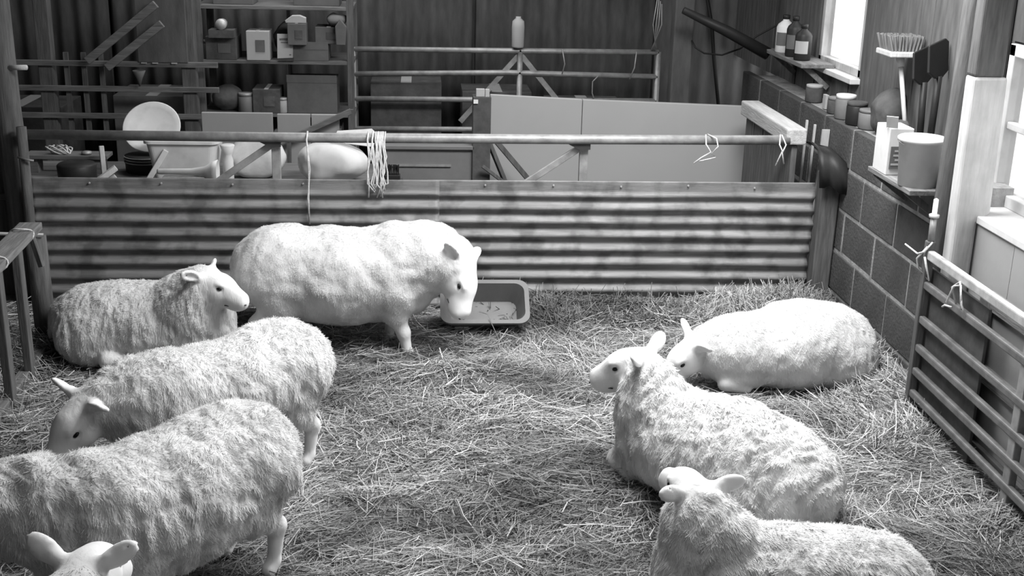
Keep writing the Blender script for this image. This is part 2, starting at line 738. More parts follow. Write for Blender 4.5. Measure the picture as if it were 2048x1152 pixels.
def grad(fd, V, e=.002):
    g = np.stack([fd.ev(V + np.eye(3)[i] * e) - fd.ev(V - np.eye(3)[i] * e) for i in range(3)], 1)
    return g / (np.linalg.norm(g, axis=1, keepdims=True) + 1e-9)


def head_prims(fd, hb, fv, upv, s=1.0, ear_up=.15, ear_back=.2, ears=(1, 1)):
    R = rotm(fv, upv)

    def T(x, y, z):
        return np.array(hb, float) + R @ (np.array((x, y, z), float) * s)
    fd.ell(T(.02, 0, .0), np.array((.080, .064, .066)) * s, R, .03, .25)
    fd.ell(T(.075, 0, .018), np.array((.062, .055, .044)) * s, R, .03, 0)
    fd.cone(T(.06, 0, -.012), T(.185, 0, -.034), .054 * s, .037 * s, .03, 0)
    fd.cone(T(.07, 0, .026), T(.185, 0, -.006), .033 * s, .025 * s, .03, 0)
    fd.cone(T(.02, 0, -.052), T(.165, 0, -.060), .040 * s, .022 * s, .03, 0)
    for sd in (1, -1):
        fd.ell(T(.055, sd * .040, -.030), np.array((.05, .024, .04)) * s, R, .02, 0)
        fd.ell(T(.082, sd * .046, .030), np.array((.026, .014, .012)) * s, R, .012, 0)   # brow
        fd.ell(T(.195, sd * .018, -.026), np.array((.018, .014, .014)) * s, R, .01, 0)   # nostril wing
        fd.ell(T(.088, sd * .060, .012), np.array((.014, .010, .009)) * s, R, .010, 0, 's')   # eye socket
    for i, sd in enumerate((1, -1)):
        if not ears[i]:
            continue
        ed = np.array((-ear_back, sd * .95, ear_up + .12))
        ed /= np.linalg.norm(ed)
        nrm = np.array((.75, sd * .25, -.15))
        L = rotm(R @ ed, R @ nrm)
        b = T(-.018, sd * .050, .030)
        c = b + L @ np.array((.062 * s, 0, 0))
        fd.cone(b - L @ np.array((.01, 0, 0)), b + L @ np.array((.03 * s, 0, 0)), .022 * s, .02 * s, .02, 0)
        fd.ell(c, np.array((.058, .030, .013)) * s, L, .012, 0)
        fd.ell(c + L @ np.array((.006, 0, .013)) * s, np.array((.042, .019, .0125)) * s, L, .008, 0, 's')
    return R, T


def fleece(o, V, Q, w, seed, n, length, lift, mt):
    """short wool locks combed down over the fleece"""
    r = np.random.default_rng(100 + seed)
    A, B, C, D = (V[Q[:, i]] for i in range(4))
    nr = np.cross(C - A, D - B)
    ar = np.linalg.norm(nr, axis=1)
    nr = nr / (ar[:, None] + 1e-12)
    wq = w[Q].mean(1)
    pr = ar * (wq > .85) * (A[:, 2] > .02)
    idx = r.choice(len(Q), n, p=pr / pr.sum())
    u, v = r.uniform(0, 1, (2, n, 1))
    P = (A[idx] * (1 - u) + B[idx] * u) * (1 - v) + (D[idx] * (1 - u) + C[idx] * u) * v
    N = nr[idx]
    g = np.zeros((n, 3))
    g[:, 2] = -1
    g[:, 0] = -.35
    g += .9 * np.stack([vnoise(P * 16 + 5), vnoise(P * 16 + 50), .5 * vnoise(P * 16 + 90)], 1) + r.normal(0, .25, (n, 3))
    t = g - N * (g * N).sum(1, keepdims=True)
    t /= np.linalg.norm(t, axis=1, keepdims=True) + 1e-9
    sd = np.cross(N, t)
    L = (length * r.uniform(.5, 1.1, n))[:, None]
    wd = (.0024 * r.uniform(.6, 1.2, n))[:, None]
    lf = lift * r.uniform(.4, 1.4, (n, 1))
    P0 = P - N * .002
    P2 = P + t * L + N * L * lf
    W_ = np.stack([P0 - sd * wd / 2, P0 + sd * wd / 2, P2 + sd * wd * .15, P2 - sd * wd * .15], 1).reshape(-1, 3)
    W_[:, 2] = np.maximum(W_[:, 2], .001)
    Fq = np.arange(n)[:, None] * 4 + np.array([[0, 1, 2, 3]])
    f = mesh_np('fleece', W_, Fq, mt, True, {'wool': np.ones(len(W_))})
    f.parent = o
    f['kind'] = 'stuff'
    return f


def sheep(label, loc, deg, pose='stand', scale=1.0, neck=None, head=None, wool='wool_lumpy', lump=.010, fold=.004,
          h=.0105, hs=1.0, ear=(.15, .2), fat=1.0, deep=1.0, dome=0.0, nb=None, tail=True, seed=0, gait=(0, 0, 0, 0), hind=True, fib=(24000, .03, .3)):
    fd = Field()
    if pose == 'stand':
        fd.ell((-.02, 0, .425 - .21 * (deep - 1)), (.37, .215 * fat, .210 * deep), k=.05)
        fd.ell((-.30, 0, .45 - .14 * (deep - 1)), (.245, .198 * fat, .195 * (deep * .6 + .4)), k=.08)
        fd.ell((.24, 0, .445 - .19 * (deep - 1)), (.215, .180 * fat, .195 * deep), k=.08)
        fd.ell((.33, 0, .40), (.13, .13, .15), k=.06)
        for i, sd in enumerate((1, -1)):
            dx = gait[i]
            y = sd * .105
            fd.cone((-.34, y, .42), (-.27 + .3 * dx, sd * .12, .29), .12, .08, .05, 1)
            fd.cone((-.27 + .3 * dx, sd * .12, .29), (-.385 + .7 * dx, sd * .115, .185), .075, .036, .03, .8)
            fd.cone((-.385 + .7 * dx, sd * .115, .185), (-.365 + dx, sd * .115, .05), .033, .023, .02, .1)
            fd.cone((-.365 + dx, sd * .115, .05), (-.34 + dx, sd * .115, .024), .025, .028, .012, 0)
            dx = gait[2 + i]
            fd.cone((.27, sd * .11, .36), (.235 + .3 * dx, sd * .115, .25), .09, .058, .05, 1)
            fd.cone((.235 + .3 * dx, sd * .115, .25), (.255 + .6 * dx, sd * .11, .15), .052, .033, .03, .7)
            fd.cone((.255 + .6 * dx, sd * .11, .15), (.25 + dx, sd * .11, .05), .031, .023, .02, .1)
            fd.cone((.25 + dx, sd * .11, .05), (.275 + dx, sd * .11, .024), .025, .028, .012, 0)
        if tail:
            fd.cone((-.50, 0, .53), (-.555, 0, .37), .045, .03, .03, 1)
        base = (.30, 0, .50)
    else:
        fd.ell((-.02 - .06 * dome, 0, .205), (.38 - .04 * dome, .25 * fat, (.215 + .045 * dome) * deep), k=.05)
        fd.ell((-.28, 0, .195), (.25, .225 * fat, .205 * deep), k=.08)
        fd.ell((.22, 0, .225 - .03 * dome), (.22, .195 * fat, .205 - .02 * dome), k=.08)
        fd.ell((.33, 0, .16), (.14, .15, .15), k=.06)
        for sd in (1, -1):
            fd.ell((-.27, sd * .17 * fat, .13), (.18, .10, .14), k=.06)
            if hind:
                fd.cone((-.14, sd * .25 * fat, .06), (.04, sd * .26 * fat, .035), .05, .026, .03, .3)
                fd.cone((.04, sd * .26 * fat, .035), (.09, sd * .26 * fat, .028), .026, .028, .015, 0)
            fd.cone((.30, sd * .10, .10), (.44, sd * .09, .065), .07, .042, .04, .8)
            fd.cone((.44, sd * .09, .065), (.33, sd * .13, .035), .036, .026, .02, .1)
        if tail:
            fd.cone((-.50, 0, .24), (-.545, 0, .10), .045, .03, .03, 1)
        base = (.28, 0, .29)
    pts = [(base, nb or (.165 if pose == 'stand' else .175))] + neck
    for (a, ra), (b, rb) in zip(pts[:-1], pts[1:]):
        fd.cone(a, b, ra, rb, .06, 1)
    hb, fv, upv = head
    R, T = head_prims(fd, hb, fv, upv, hs, ear[0], ear[1])
    V, Q = surface(fd, h)
    for _ in range(2):
        d = fd.ev(V)
        V = V - .8 * np.clip(d, -h, h)[:, None] * grad(fd, V)
    d, w = fd.ev(V, True)
    N_ = grad(fd, V)
    sp = V + seed * 3.7
    a = fbm(sp * 13, 2) * lump
    rid = 1 - np.abs(vnoise(sp * np.array((34, 20, 9)) + .8 * np.stack([vnoise(sp * 9)] * 3, 1)))
    rid2 = vnoise(sp * np.array((60, 45, 22)))
    V = V + N_ * ((a + (rid - .6) * fold * 2 + rid2 * fold * .6) * np.clip(w, 0, 1) ** 2)[:, None]
    V *= scale
    V[:, 2] = np.maximum(V[:, 2], 0.0)
    o = mesh_np('sheep', V, Q, wool, attrs={'wool': w})
    o.location = (loc[0], loc[1], loc[2] if len(loc) > 2 else 0.0)
    o.rotation_euler = (0, 0, math.radians(deg))
    tag(o, label, 'sheep')
    fleece(o, V, Q, w, seed, *fib, wool)
    # eyes and nostrils
    for sd in (1, -1):
        for (nm, mt, c, r) in (('eye', 'eye', (.086, sd * .0515, .012), (.013, .0095, .0075)),
                               ('nostril', 'skin', (.216, sd * .017, -.028), (.006, .008, .004))):
            g = G()
            prof = [(math.sin(t) * 1.0, -math.cos(t)) for t in np.linspace(.12, math.pi - .12, 7)]
            g.lathe(prof, 10)
            vv = [tuple(scale * (T(*c) + R @ (np.array(p) * np.array(r) * hs))) for p in g.v]
            g.v = [tuple(x) for x in vv]
            e = g.build(nm, mt, smooth=True)
            e.parent = o
    # mouth line
    g = G()
    pl = [T(.20 - .075 * abs(t) ** 1.3, t * .040, -.050 - .010 * abs(t)) * scale for t in np.linspace(-1, 1, 9)]
    g.tube(pl, .0028 * scale * hs, 6)
    e = g.build('mouth', 'skin', smooth=True)
    e.parent = o
    return o


# standing at the back, head lowered to the feeding tray
sheep('largest sheep, standing side-on against the corrugated sheet, head lowered to the grey tray',
      (-.365, 5.60, -.05), -3, 'stand', 1.0,
      neck=[((.42, -.01, .50), .16), ((.515, -.04, .48), .12)],
      head=((.555, -.075, .47), (.20, -.46, -1), (1, -.45, .25)), wool='wool_smooth', lump=.009, fold=.0015,
      ear=(-.1, .75), fat=1.12, deep=1.14, seed=1, gait=(.06, -.04, -.05, .06), tail=False, hs=1.12, fib=(68400, .013, .2))
# lying behind, at the hay rack
sheep('sheep lying beside the hay rack at the left, head raised and facing right',
      (-1.265, 5.43), -8, 'lie', .86,
      neck=[((.27, -.03, .33), .18), ((.335, -.07, .42), .128)],
      head=((.375, -.11, .475), (.95, -.22, -.26), (.28, 0, 1)), wool='wool_crimped', lump=.006, fold=.005, seed=2, hs=1.12,
      ear=(.1, .45), fib=(64600, .015, .2))
# standing left, middle of the three
sheep('sheep standing at the left, head lowered, ears spread, behind the nearest standing sheep',
      (-.72, 4.10), 226, 'stand', .88,
      neck=[((.40, -.03, .50), .145), ((.50, -.06, .50), .105)],
      head=((.565, -.06, .505), (.74, -.05, -.66), (.68, 0, .7)), wool='wool_lumpy', lump=.010, fold=.006, seed=3, ear=(.2, .05),
      fat=1.08, tail=False, hs=1.15, fib=(68400, .019, .25))
# standing nearest, left
sheep('nearest standing sheep at the lower left, its face cut by the picture edge',
      (-.76, 3.29), 230, 'stand', .90,
      neck=[((.42, -.09, .52), .15), ((.52, -.15, .54), .12)],
      head=((.575, -.18, .54), (.6, -.5, -.6), (.6, -.2, .8)), wool='wool_lumpy', lump=.010, fold=.007, seed=4, fat=1.12, deep=1.12,
      tail=False, hs=1.15, fib=(72200, .019, .25))
# only the head shows, lower left corner
sheep('sheep in the lower left corner showing only the back of its head and two ears',
      (-.865, 2.08, -.025), 84, 'stand', .86,
      neck=[((.46, 0, .54), .14), ((.57, .0, .59), .10)],
      head=((.635, .0, .63), (.9, -.12, -.30), (.25, 0, 1)), wool='wool_smooth', lump=.008, fold=.002,
      ear=(.45, .0), seed=5, hs=1.1, fib=(30400, .014, .2))
# lying by the block wall
sheep('sheep lying in the far right corner against the block wall, chin on the straw',
      (1.69, 5.09), 196, 'lie', .82,
      neck=[((.38, -.03, .225), .165), ((.49, -.04, .22), .126)],
      head=((.575, -.04, .235), (.72, -.14, -.68), (.68, .0, .7)), wool='wool_smooth', lump=.006, fold=.003, seed=6, fat=1.1, deep=1.04, dome=.7, nb=.13,
      ear=(.1, .3), hind=False, tail=False, hs=1.22, fib=(64600, .015, .18))
# lying in the middle right
sheep('sheep lying in the middle right with thick crimped fleece, head up and turned left',
      (1.075, 3.91), 131, 'lie', .91,
      neck=[((.31, .02, .32), .145), ((.355, .01, .415), .115)],
      head=((.395, .005, .485), (.90, .30, -.36), (.36, .1, 1)), wool='wool_crimped', lump=.004, fold=.010, seed=7, h=.0095, ear=(.15, .2),
      fat=1.1, deep=1.02, dome=.6, nb=.15, hind=False, tail=False, hs=1.15, fib=(79800, .016, .25))
# lying nearest, lower right
sheep('nearest lying sheep at the lower right, back of its head to the viewer',
      (1.08, 3.07), 175, 'lie', .83,
      neck=[((.29, -.02, .38), .155), ((.325, -.03, .46), .112)],
      head=((.335, -.05, .525), (.35, -.9, -.02), (0, .05, 1)), wool='wool_lumpy', lump=.008, fold=.006, seed=8, h=.0095, ear=(.1, .25),
      tail=False, hind=False, hs=1.05, fib=(68400, .019, .25))

#@@REST
# ================================================================= PEN
# gate across the back: round top tube, uprights and braces below gusset plates
gate = thing('field_gate', (0, YB + .03, 0), 'long galvanised pen gate with a round top tube above the corrugated sheet', 'gate')
g = G()
g.tube([(-1.985, YB + .03, .905), (-.6, YB + .03, .903), (.8, YB + .03, .908), (1.95, YB + .03, .915)], .026, 14)
g.build('top_rail', 'galv', gate, smooth=True)
for (xu, xb) in ((-.745, -1.02), (.86, .58)):
    g = G()
    g.box((xu, YB + .062, .55), (.045, .03, .66))
    g.build('upright', 'galv', gate, bevel=.003)
    g = G()
    g.prism([(xu - .085, .882), (xu + .03, .882), (xu + .03, .855), (xu - .02, .85)], .012, c=(0, YB + .03, 0))
    g.build('gusset_plate', 'darkmetal', gate)
    g = G()
    g.bar((xu - .02, YB + .058, .86), (xb - .12, YB + .058, .60), .02, .035)
    g.build('brace', 'galv', gate, bevel=.003)

# corrugated sheets (ridges level), two lengths that overlap
lbl = {0: 'left length of rusty corrugated sheet behind the standing sheep', 1: 'right length of rusty corrugated sheet above the straw'}
for i, (x0, x1, dy, dz) in enumerate([(-1.985, .10, -.002, 0), (.04, 2.115, .012, -.002)]):
    o = corr_sheet('corrugated_sheet', x0, x1, -.03, .692 + dz, YB + dy, .0765, .0125, 'sheet', True, seed=i * 5.3, nlen=90,
                   jag=.012 if i else 0)
    tag(o, lbl[i], 'metal sheet', 'corrugated sheets across the back of the pen')
    for k in range(5):
        g = G()
        xx = x0 + .3 + .36 * k
        g.lathe([(.002, -.004), (.006, 0), (.004, .004)], 8, c=(xx, YB + dy - .006, .665 + .01 * math.sin(k * 3)),
                R=Matrix.Rotation(math.pi / 2, 3, 'X'))
        n = g.build('nail', 'galv_light')
        n.parent = o
        n.location = -Vector(o.location)

# posts
g = G()
g.prism([(2.115, -.02), (2.215, -.02), (2.225, .76), (2.12, .76)], .09, c=(0, YB - .02, 0))
tag(g.build('timber_post', 'timber_z', loc=(2.17, YB - .02, 0), bevel=.008), 'square dark post where the corrugated sheet meets the block wall', 'post')
g = G()
g.tube([(-2.075, YB + .10, -.02), (-2.07, YB + .1, .5), (-2.09, YB + .1, 1.0), (-2.10, YB + .1, 2.9)], [.07, .072, .068, .06], 12)
lp = thing('timber_post', (-2.07, YB + .1, 0), 'tall round post at the left edge of the picture', 'post')
g.build('post', 'timber_z', lp, smooth=True)
g = G()
g.tube([(-2.05, YB + .06, 1.235), (-1.955, YB + .04, 1.24)], .013, 8)
g.build('peg', 'timber_pale', lp, smooth=True)
g = G()
g.tube([(-2.0, YB - .01, -.02), (-1.998, YB - .01, .5), (-1.995, YB - .01, .95)], [.028, .027, .026], 10)
gp = thing('gate_stile', (-2.0, YB - .01, 0), 'slim round stile holding the left end of the gate tube', 'post')
g.build('stile', 'timber_z', gp, smooth=True)
g = G()
g.tube([(-2.02, YB - .03, .80), (-1.97, YB - .045, .79), (-1.94, YB - .04, .785)], .006, 6)
g.build('hook', 'galv', gp, smooth=True)
# board partition left of the post
bp = thing('board_partition', (-2.35, YB + .2, 0), 'dark upright boards left of the tall round post', 'partition')
for k in range(4):
    g = G()
    g.box((-2.19 - .13 * k, YB + .2, .42), (.122, .025, .88))
    g.build('board', 'timber_z', bp, bevel=.003)

# beam lying back from the corner
g = G()
g.box((1.985, 6.66, .935), (.11, .96, .085))
tag(g.build('timber_beam', 'beam_pale', loc=(1.985, 6.66, .89), bevel=.008), 'pale heavy beam running back from the pen corner', 'beam')
pt = thing('low_partition', (1.985, 6.7, 0), 'dark boarded partition under the pale beam', 'partition')
for k in range(5):
    g = G()
    g.box((1.985, 6.29 + .19 * k, .435), (.03, .18, .90))
    g.build('board', 'timber_z', pt, bevel=.003)

# pipe slung along the wall at the back, cable
g = G()
g.tube([(1.66, 7.7, 1.455), (1.95, 7.7, 1.33), (2.23, 7.7, 1.19)], [.022, .035, .04], 12)
tag(g.build('drain_pipe', 'plastic_black', loc=(1.95, 7.7, 1.3), smooth=True), 'black sloping pipe high in the back right corner', 'pipe')
g = G()
g.tube([(2.13, 9.15, 1.50), (2.20, 9.15, 1.22), (2.23, 9.15, 1.0), (2.30, 9.15, .60)], .014, 8)
tag(g.build('hanging_cable', 'cable', loc=(2.2, 9.15, .6), smooth=True), 'black cable hanging down the pale cladding', 'cable')
g = G()
g.tube([(1.79, 8.0, 1.24), (1.80, 7.9, 1.20), (1.86, 7.9, 1.165), (1.98, 7.9, 1.155), (2.10, 7.9, 1.20), (2.20, 7.9, 1.28), (2.34, 7.9, 1.36), (2.415, 7.9, 1.40)], .006, 6)
tag(g.build('slack_wire', 'cable', loc=(1.98, 7.9, 1.155), smooth=True), 'thin slack wire drooping between dark post and window wall', 'wire')
g = G()
g.box((1.735, 8.05, 1.45), (.13, .13, 2.95))
tag(g.build('timber_post', 'cladding', loc=(1.735, 8.05, 0), bevel=.01), 'dark square roof post at the back right', 'post')

# ---- galvanised hurdle along the right wall
hd = thing('sheep_hurdle', (2.09, 3.9, 0), 'galvanised hurdle of level bars along the right wall', 'hurdle')
hy0, hy1 = 2.5, 4.63
for zb, mt, r in ((.745, 'galv_light', .019), (.615, 'galv_shaded', .016), (.465, 'galv_shaded', .016), (.34, 'galv_shaded', .016), (.235, 'galv_shaded', .016), (.135, 'galv_shaded', .016)):  # lit top bar and shaded lower bars, painted through the metal tone
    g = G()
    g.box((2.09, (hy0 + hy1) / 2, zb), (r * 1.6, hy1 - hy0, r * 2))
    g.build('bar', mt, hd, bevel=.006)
g = G()
g.box((2.09, hy1, .40), (.035, .035, .80))
g.build('stile', 'timber_z', hd, bevel=.004)
g = G()
g.box((2.10, 3.75, .38), (.03, .05, .66))
g.build('stile', 'galv', hd, bevel=.004)
g = G()
g.lathe([(.004, 0), (.02, .0), (.021, .012), (.010, .016), (.010, .075), (.002, .08)], 12, c=(2.09, 4.63, .90))
tag(g.build('insulator_cup', 'plastic_white', loc=(2.09, 4.63, .90), smooth=True), 'small white cap on the end stile of the hurdle', 'cap')
g = G()
g.tube([(2.09, 4.63, .79), (2.09, 4.63, .90)], .014, 8)
g.build('stile_tip', 'galv', hd, smooth=True)

# framed boards behind the hurdle
od = thing('panelled_door', (2.21, 3.55, 0), 'old grey panelled door standing behind the hurdle', 'door')
for (y, w) in ((4.30, .09), (3.62, .09), (2.95, .09)):
    g = G()
    g.box((2.205, y, .34), (.03, w, .68))
    g.build('stile', 'timber_z', od, bevel=.003)
for z in (.05, .37, .66):
    g = G()
    g.box((2.205, 3.62, z), (.028, 1.36, .07))
    g.build('rail', 'timber_y', od, bevel=.003)
for yy in (3.96, 3.285):
    for z in (.21, .515):
        g = G()
        g.box((2.215, yy, z), (.012, .60, .25))
        g.build('panel', 'panel_grey', od, bevel=.002)

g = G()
g.box((2.122, 4.42, .34), (.012, .62, .68))  # dark sheet added to stand for the shade on the pale post's foot
tag(g.build('shade_sheet', 'dull', loc=(2.122, 4.42, 0), bevel=.002), 'dark plywood sheet added behind the far end of the hurdle', 'shade')
# the big pale post beside the near window
wp = thing('timber_post', (2.205, 4.60, 0), 'thick pale timber post beside the near window', 'post')
g = G()
g.prism([(2.155, 0), (2.24, 0), (2.24, .895), (2.29, .935), (2.28, 1.48), (2.145, 1.48)], .09, c=(0, 4.60, 0))
g.build('post', 'timber_pale', wp, bevel=.012)
g = G()
g.box((2.205, 4.60, 2.21), (.12, .08, 1.46))
g.build('post_top', 'timber_z', wp, bevel=.01)
g = G()
g.tube([(2.185, 4.77, 0), (2.18, 4.765, .7), (2.20, 4.77, 1.3), (2.20, 4.77, 2.9)], [.045, .042, .045, .04], 10)
tag(g.build('rough_pole', 'timber_z', loc=(2.185, 4.77, 0), smooth=True), 'rough dark pole just left of the pale post', 'pole')

# ---- ledge with bucket and carton
lg = thing('wall_ledge', (2.14, 5.07, .95), 'short timber ledge carrying the white bucket', 'shelf')
g = G()
g.box((2.145, 5.07, .955), (.18, .50, .022))
g.build('shelf_board', 'timber_y', lg, bevel=.003)
for y in (4.90, 5.26):
    g = G()
    g.bar((2.075, y, .945), (2.23, y, .83), .03, .03)
    g.build('bracket', 'timber_z', lg)
bk = thing('bucket', (2.13, 4.93, (.966)), 'white plastic bucket on the ledge of the right wall', 'bucket')
g = G()
g.lathe([(.001, .004), (.078, .004), (.080, 0), (.096, .19), (.102, .19), (.103, .205), (.097, .21), (.092, .205), (.076, .012), (.001, .010)], 32, c=(2.13, 4.93, (.966)))
g.build('pail', 'plastic_white', bk, smooth=True)
g = G()
g.tube([(2.13 + .1 * math.cos(t), 4.93 - .105 * math.sin(t) * .55, (.966) + .19 - .09 * math.sin(t) * 0 - .02 * math.sin(t)) for t in np.linspace(-.2, math.pi + .2, 16)], .0035, 6)
g.build('handle', 'galv', bk, smooth=True)
ct = thing('feed_carton', (2.11, 5.20, (.966)), 'narrow white carton with a dark printed label beside the bucket', 'carton')
g = G()
g.box((2.115, 5.20, (.966) + .105), (.11, .16, .21))
cb_ = g.build('carton_body', 'plastic_white', ct, bevel=.004)
g = G()
g.box((2.115, 5.117, (.966) + .08), (.085, .006, .10))
pl_ = g.build('printed_label', 'print', cb_)
g = G()
for i in range(4):
    g.box((2.10 + .012 * (i % 2), 5.1135, (.966) + .05 + .02 * i), (.045 - .008 * (i % 3), .002, .008))
g.build('label_mark', 'paper', cb_)
g = G()
g.bar((2.075, 5.14, 1.176), (2.06, 5.11, 1.23), .05, .003)
g.build('flap', 'plastic_white', cb_)

# ---- tools standing on the block work, heads up
br = thing('broom', (2.33, 5.72, 1.02), 'broom stood head up on the block wall below the window', 'broom')
g = G()
g.tube([(2.34, 5.60, 1.02), (2.31, 5.72, 1.40)], .011, 10)
g.build('handle', 'timber_pale', br, smooth=True)
g = G()
g.tube([(2.312, 5.71, 1.37), (2.308, 5.725, 1.42)], [.016, .022], 10)
g.build('socket', 'plastic_white', br, smooth=True)
hb_ = Vector((2.306, 5.735, 1.435))
g = G()
g.box(hb_, (.16, .20, .026))
bh_ = g.build('head_board', 'timber_pale', br, bevel=.005)
g = G()
for i in range(9):
    for j in range(7):
        p = hb_ + Vector(((i - 4) * .016, (j - 3) * .026, .01))
        g.tube([p, p + Vector(((i - 4) * .004 + random.uniform(-.006, .006), random.uniform(-.01, .01), .075))], [.006, .008], 5)
g.build('bristles', 'plastic_grey', bh_)
for (yy, nm, lab, lean) in ((5.36, 'shovel', 'black shovel stood blade up behind the bucket', .05), (5.47, 'shovel', 'second black shovel behind the broom handle, blade up', -.02)):
    sv = thing(nm, (2.35, yy, 1.02), lab, 'shovel')
    dz = 0 if nm and yy < 5.4 else -.05
    g = G()
    g.tube([(2.35, yy, 1.02), (2.34, yy - lean * .6, 1.38 + dz)], .016, 10)
    g.build('shaft', 'plastic_black', sv, smooth=True)
    g = G()
    R_ = Matrix.Rotation(math.radians(38), 3, 'Z') @ Matrix.Rotation(math.radians(-8), 3, 'X')
    g.prism([(-.03, 0), (.03, 0), (.085, .03), (.09, .16), (.06, .175), (-.08, .15), (-.088, .03)], .012, R_, (2.335, yy - lean * .7, 1.37 + dz))
    g.build('blade', 'plastic_black', sv, bevel=.004)
    g = G()
    g.bar((2.35 - .05, yy - .03, 1.03), (2.35 + .04, yy + .03, 1.03), .022, .022)
    g.build('grip', 'plastic_black', sv)

# ---- bottles and jars on the wall top (far end), shelf with spray bottles
sh = thing('wall_shelf', (2.33, 7.3, 1.20), 'short dark shelf of spray bottles near the far window', 'shelf')
g = G()
g.box((2.31, 7.33, 1.212), (.2, .80, .024))
g.build('shelf_board', 'timber_y', sh, bevel=.003)
for y in (7.0, 7.66):
    g = G()
    g.bar((2.25, y, 1.205), (2.40, y, 1.08), .03, .03)
    g.build('bracket', 'timber_y', sh)


def bottle(loc, r, hgt, mt, label, lab_mt=None, cap='plastic_black'):
    b = thing('bottle', loc, label, 'bottle')
    x, y, z = loc
    g = G()
    g.lathe([(r * .9, 0), (r, .008), (r, hgt * .68), (r * .85, hgt * .76), (r * .36, hgt * .86), (r * .34, hgt * .92)], 18, c=loc)
    bo = g.build('bottle_body', mt, b, smooth=True)
    g = G()
    g.lathe([(r * .42, hgt * .9), (r * .42, hgt * 1.0), (r * .3, hgt * 1.01)], 12, c=loc)
    g.build('cap', cap, b, smooth=True)
    if lab_mt:
        g = G()
        n = 9
        V, Fc = [], []
        for i in range(n):
            t = math.pi * (1.05 + .55 * i / (n - 1))
            for zz in (hgt * .2, hgt * .55):
                V.append((x + r * 1.015 * math.cos(t), y + r * 1.015 * math.sin(t), z + zz))
        for i in range(n - 1):
            Fc.append((2 * i, 2 * i + 2, 2 * i + 3, 2 * i + 1))
        g.add(V, Fc)
        g.build('label', lab_mt, bo, smooth=True)
    return b


bottle((2.27, 7.50, 1.224), .055, .23, 'plastic_white', 'white bottle with dark label on the small wall shelf', 'print')
bottle((2.27, 7.30, 1.224), .05, .24, 'plastic_black', 'black bottle next to the white bottle on the small shelf', 'print')
bottle((2.27, 7.12, 1.224), .05, .21, 'plastic_black', 'shorter black bottle nearest the far window', 'paper')


def jar(loc, r, hgt, mt, lid, label):
    b = thing('jar', loc, label, 'jar')
    g = G()
    g.lathe([(r * .92, 0), (r, .006), (r, hgt * .8), (r * .9, hgt * .86)], 16, c=loc)
    g.build('jar_body', mt, b, smooth=True)
    g = G()
    g.lathe([(r * .97, hgt * .84), (r * .97, hgt), (r * .9, hgt * 1.01)], 16, c=loc)
    g.build('lid', lid, b, smooth=True)


jar((2.30, 6.92, 1.008), .05, .10, 'dull', 'paper', 'small dark jar with pale lid on the block wall')
jar((2.29, 6.35, 1.008), .055, .13, 'plastic_grey', 'plastic_white', 'grey jar with bright lid below the far window')
jar((2.30, 6.52, 1.008), .05, .09, 'dull', 'plastic_grey', 'squat jar behind the bright lidded jar')
jar((2.29, 6.17, 1.008), .055, .12, 'plastic_black', 'dull', 'black jar on the block wall under the window edge')
jar((2.32, 6.05, 1.008), .06, .10, 'plastic_grey', 'plastic_grey', 'grey tub between the black jar and the sacking')


def sack(name, loc, sx, sy, sz, mt, label, cat, seed, flop=.3):
    n, mrow = 28, 16
    V, Fq = [], []
    th = np.linspace(0, 2 * np.pi, n, endpoint=False)
    P = []
    for i in range(mrow):
        t = i / (mrow - 1)
        rr = (np.sin(np.pi * min(max(t, .02), .985)) ** .38)
        z = sz * t
        P.append(np.stack([sx * rr * np.sign(np.cos(th)) * np.abs(np.cos(th)) ** .7, sy * rr * np.sign(np.sin(th)) * np.abs(np.sin(th)) ** .7, np.full(n, z)], 1))
    P = np.concatenate(P)
    P = P + fbm(P * 9 + seed, 2)[:, None] * .022 * np.array((1, 1, .6))
    P[:, 2] = np.maximum(P[:, 2], 0)
    P[:, 0] += flop * np.maximum(P[:, 2] - sz * .6, 0)
    for i in range(mrow - 1):
        for k in range(n):
            k2 = (k + 1) % n
            Fq.append((i * n + k, i * n + k2, (i + 1) * n + k2, (i + 1) * n + k))
    g = G()
    g.add(P + np.array(loc), Fq)
    g.f.append(tuple(range(n))[::-1])
    g.f.append(tuple((mrow - 1) * n + k for k in range(n)))
    return tag(g.build(name, mt, loc=loc, smooth=True), label, cat)


sack('hessian_sack', (2.33, 5.86, 1.008), .07, .10, .24, 'cloth', 'crumpled dark sacking on the block wall behind the broom', 'sack', 2)
sack('work_glove', (2.30, 5.62, 1.008), .05, .07, .11, 'dull', 'dark crumpled cloth at the foot of the broom handle', 'cloth', 5)
g = G()
g.box((2.285, 6.66, 1.05), (.02, .05, .08))
tag(g.build('seed_packet', 'paper', loc=(2.285, 6.66, 1.01), bevel=.002), 'small printed packet among the jars on the block wall', 'packet')
# pale slats propped between beam and wall
for k, (xx, yy) in enumerate(((2.11, 6.42), (2.15, 6.40), (2.20, 6.36))):
    g = G()
    g.bar((xx, yy + .05, -.0), (xx, yy, .985 - .02 * k), .012 + .03 * (k == 2), .012)
    tag(g.build('timber_batten', 'timber_pale', loc=(xx, yy, 0)), ['thin pale slat propped right beside the beam', 'middle pale slat of the three propped by the beam', 'broad pale slat propped against the block wall'][k], 'slat')
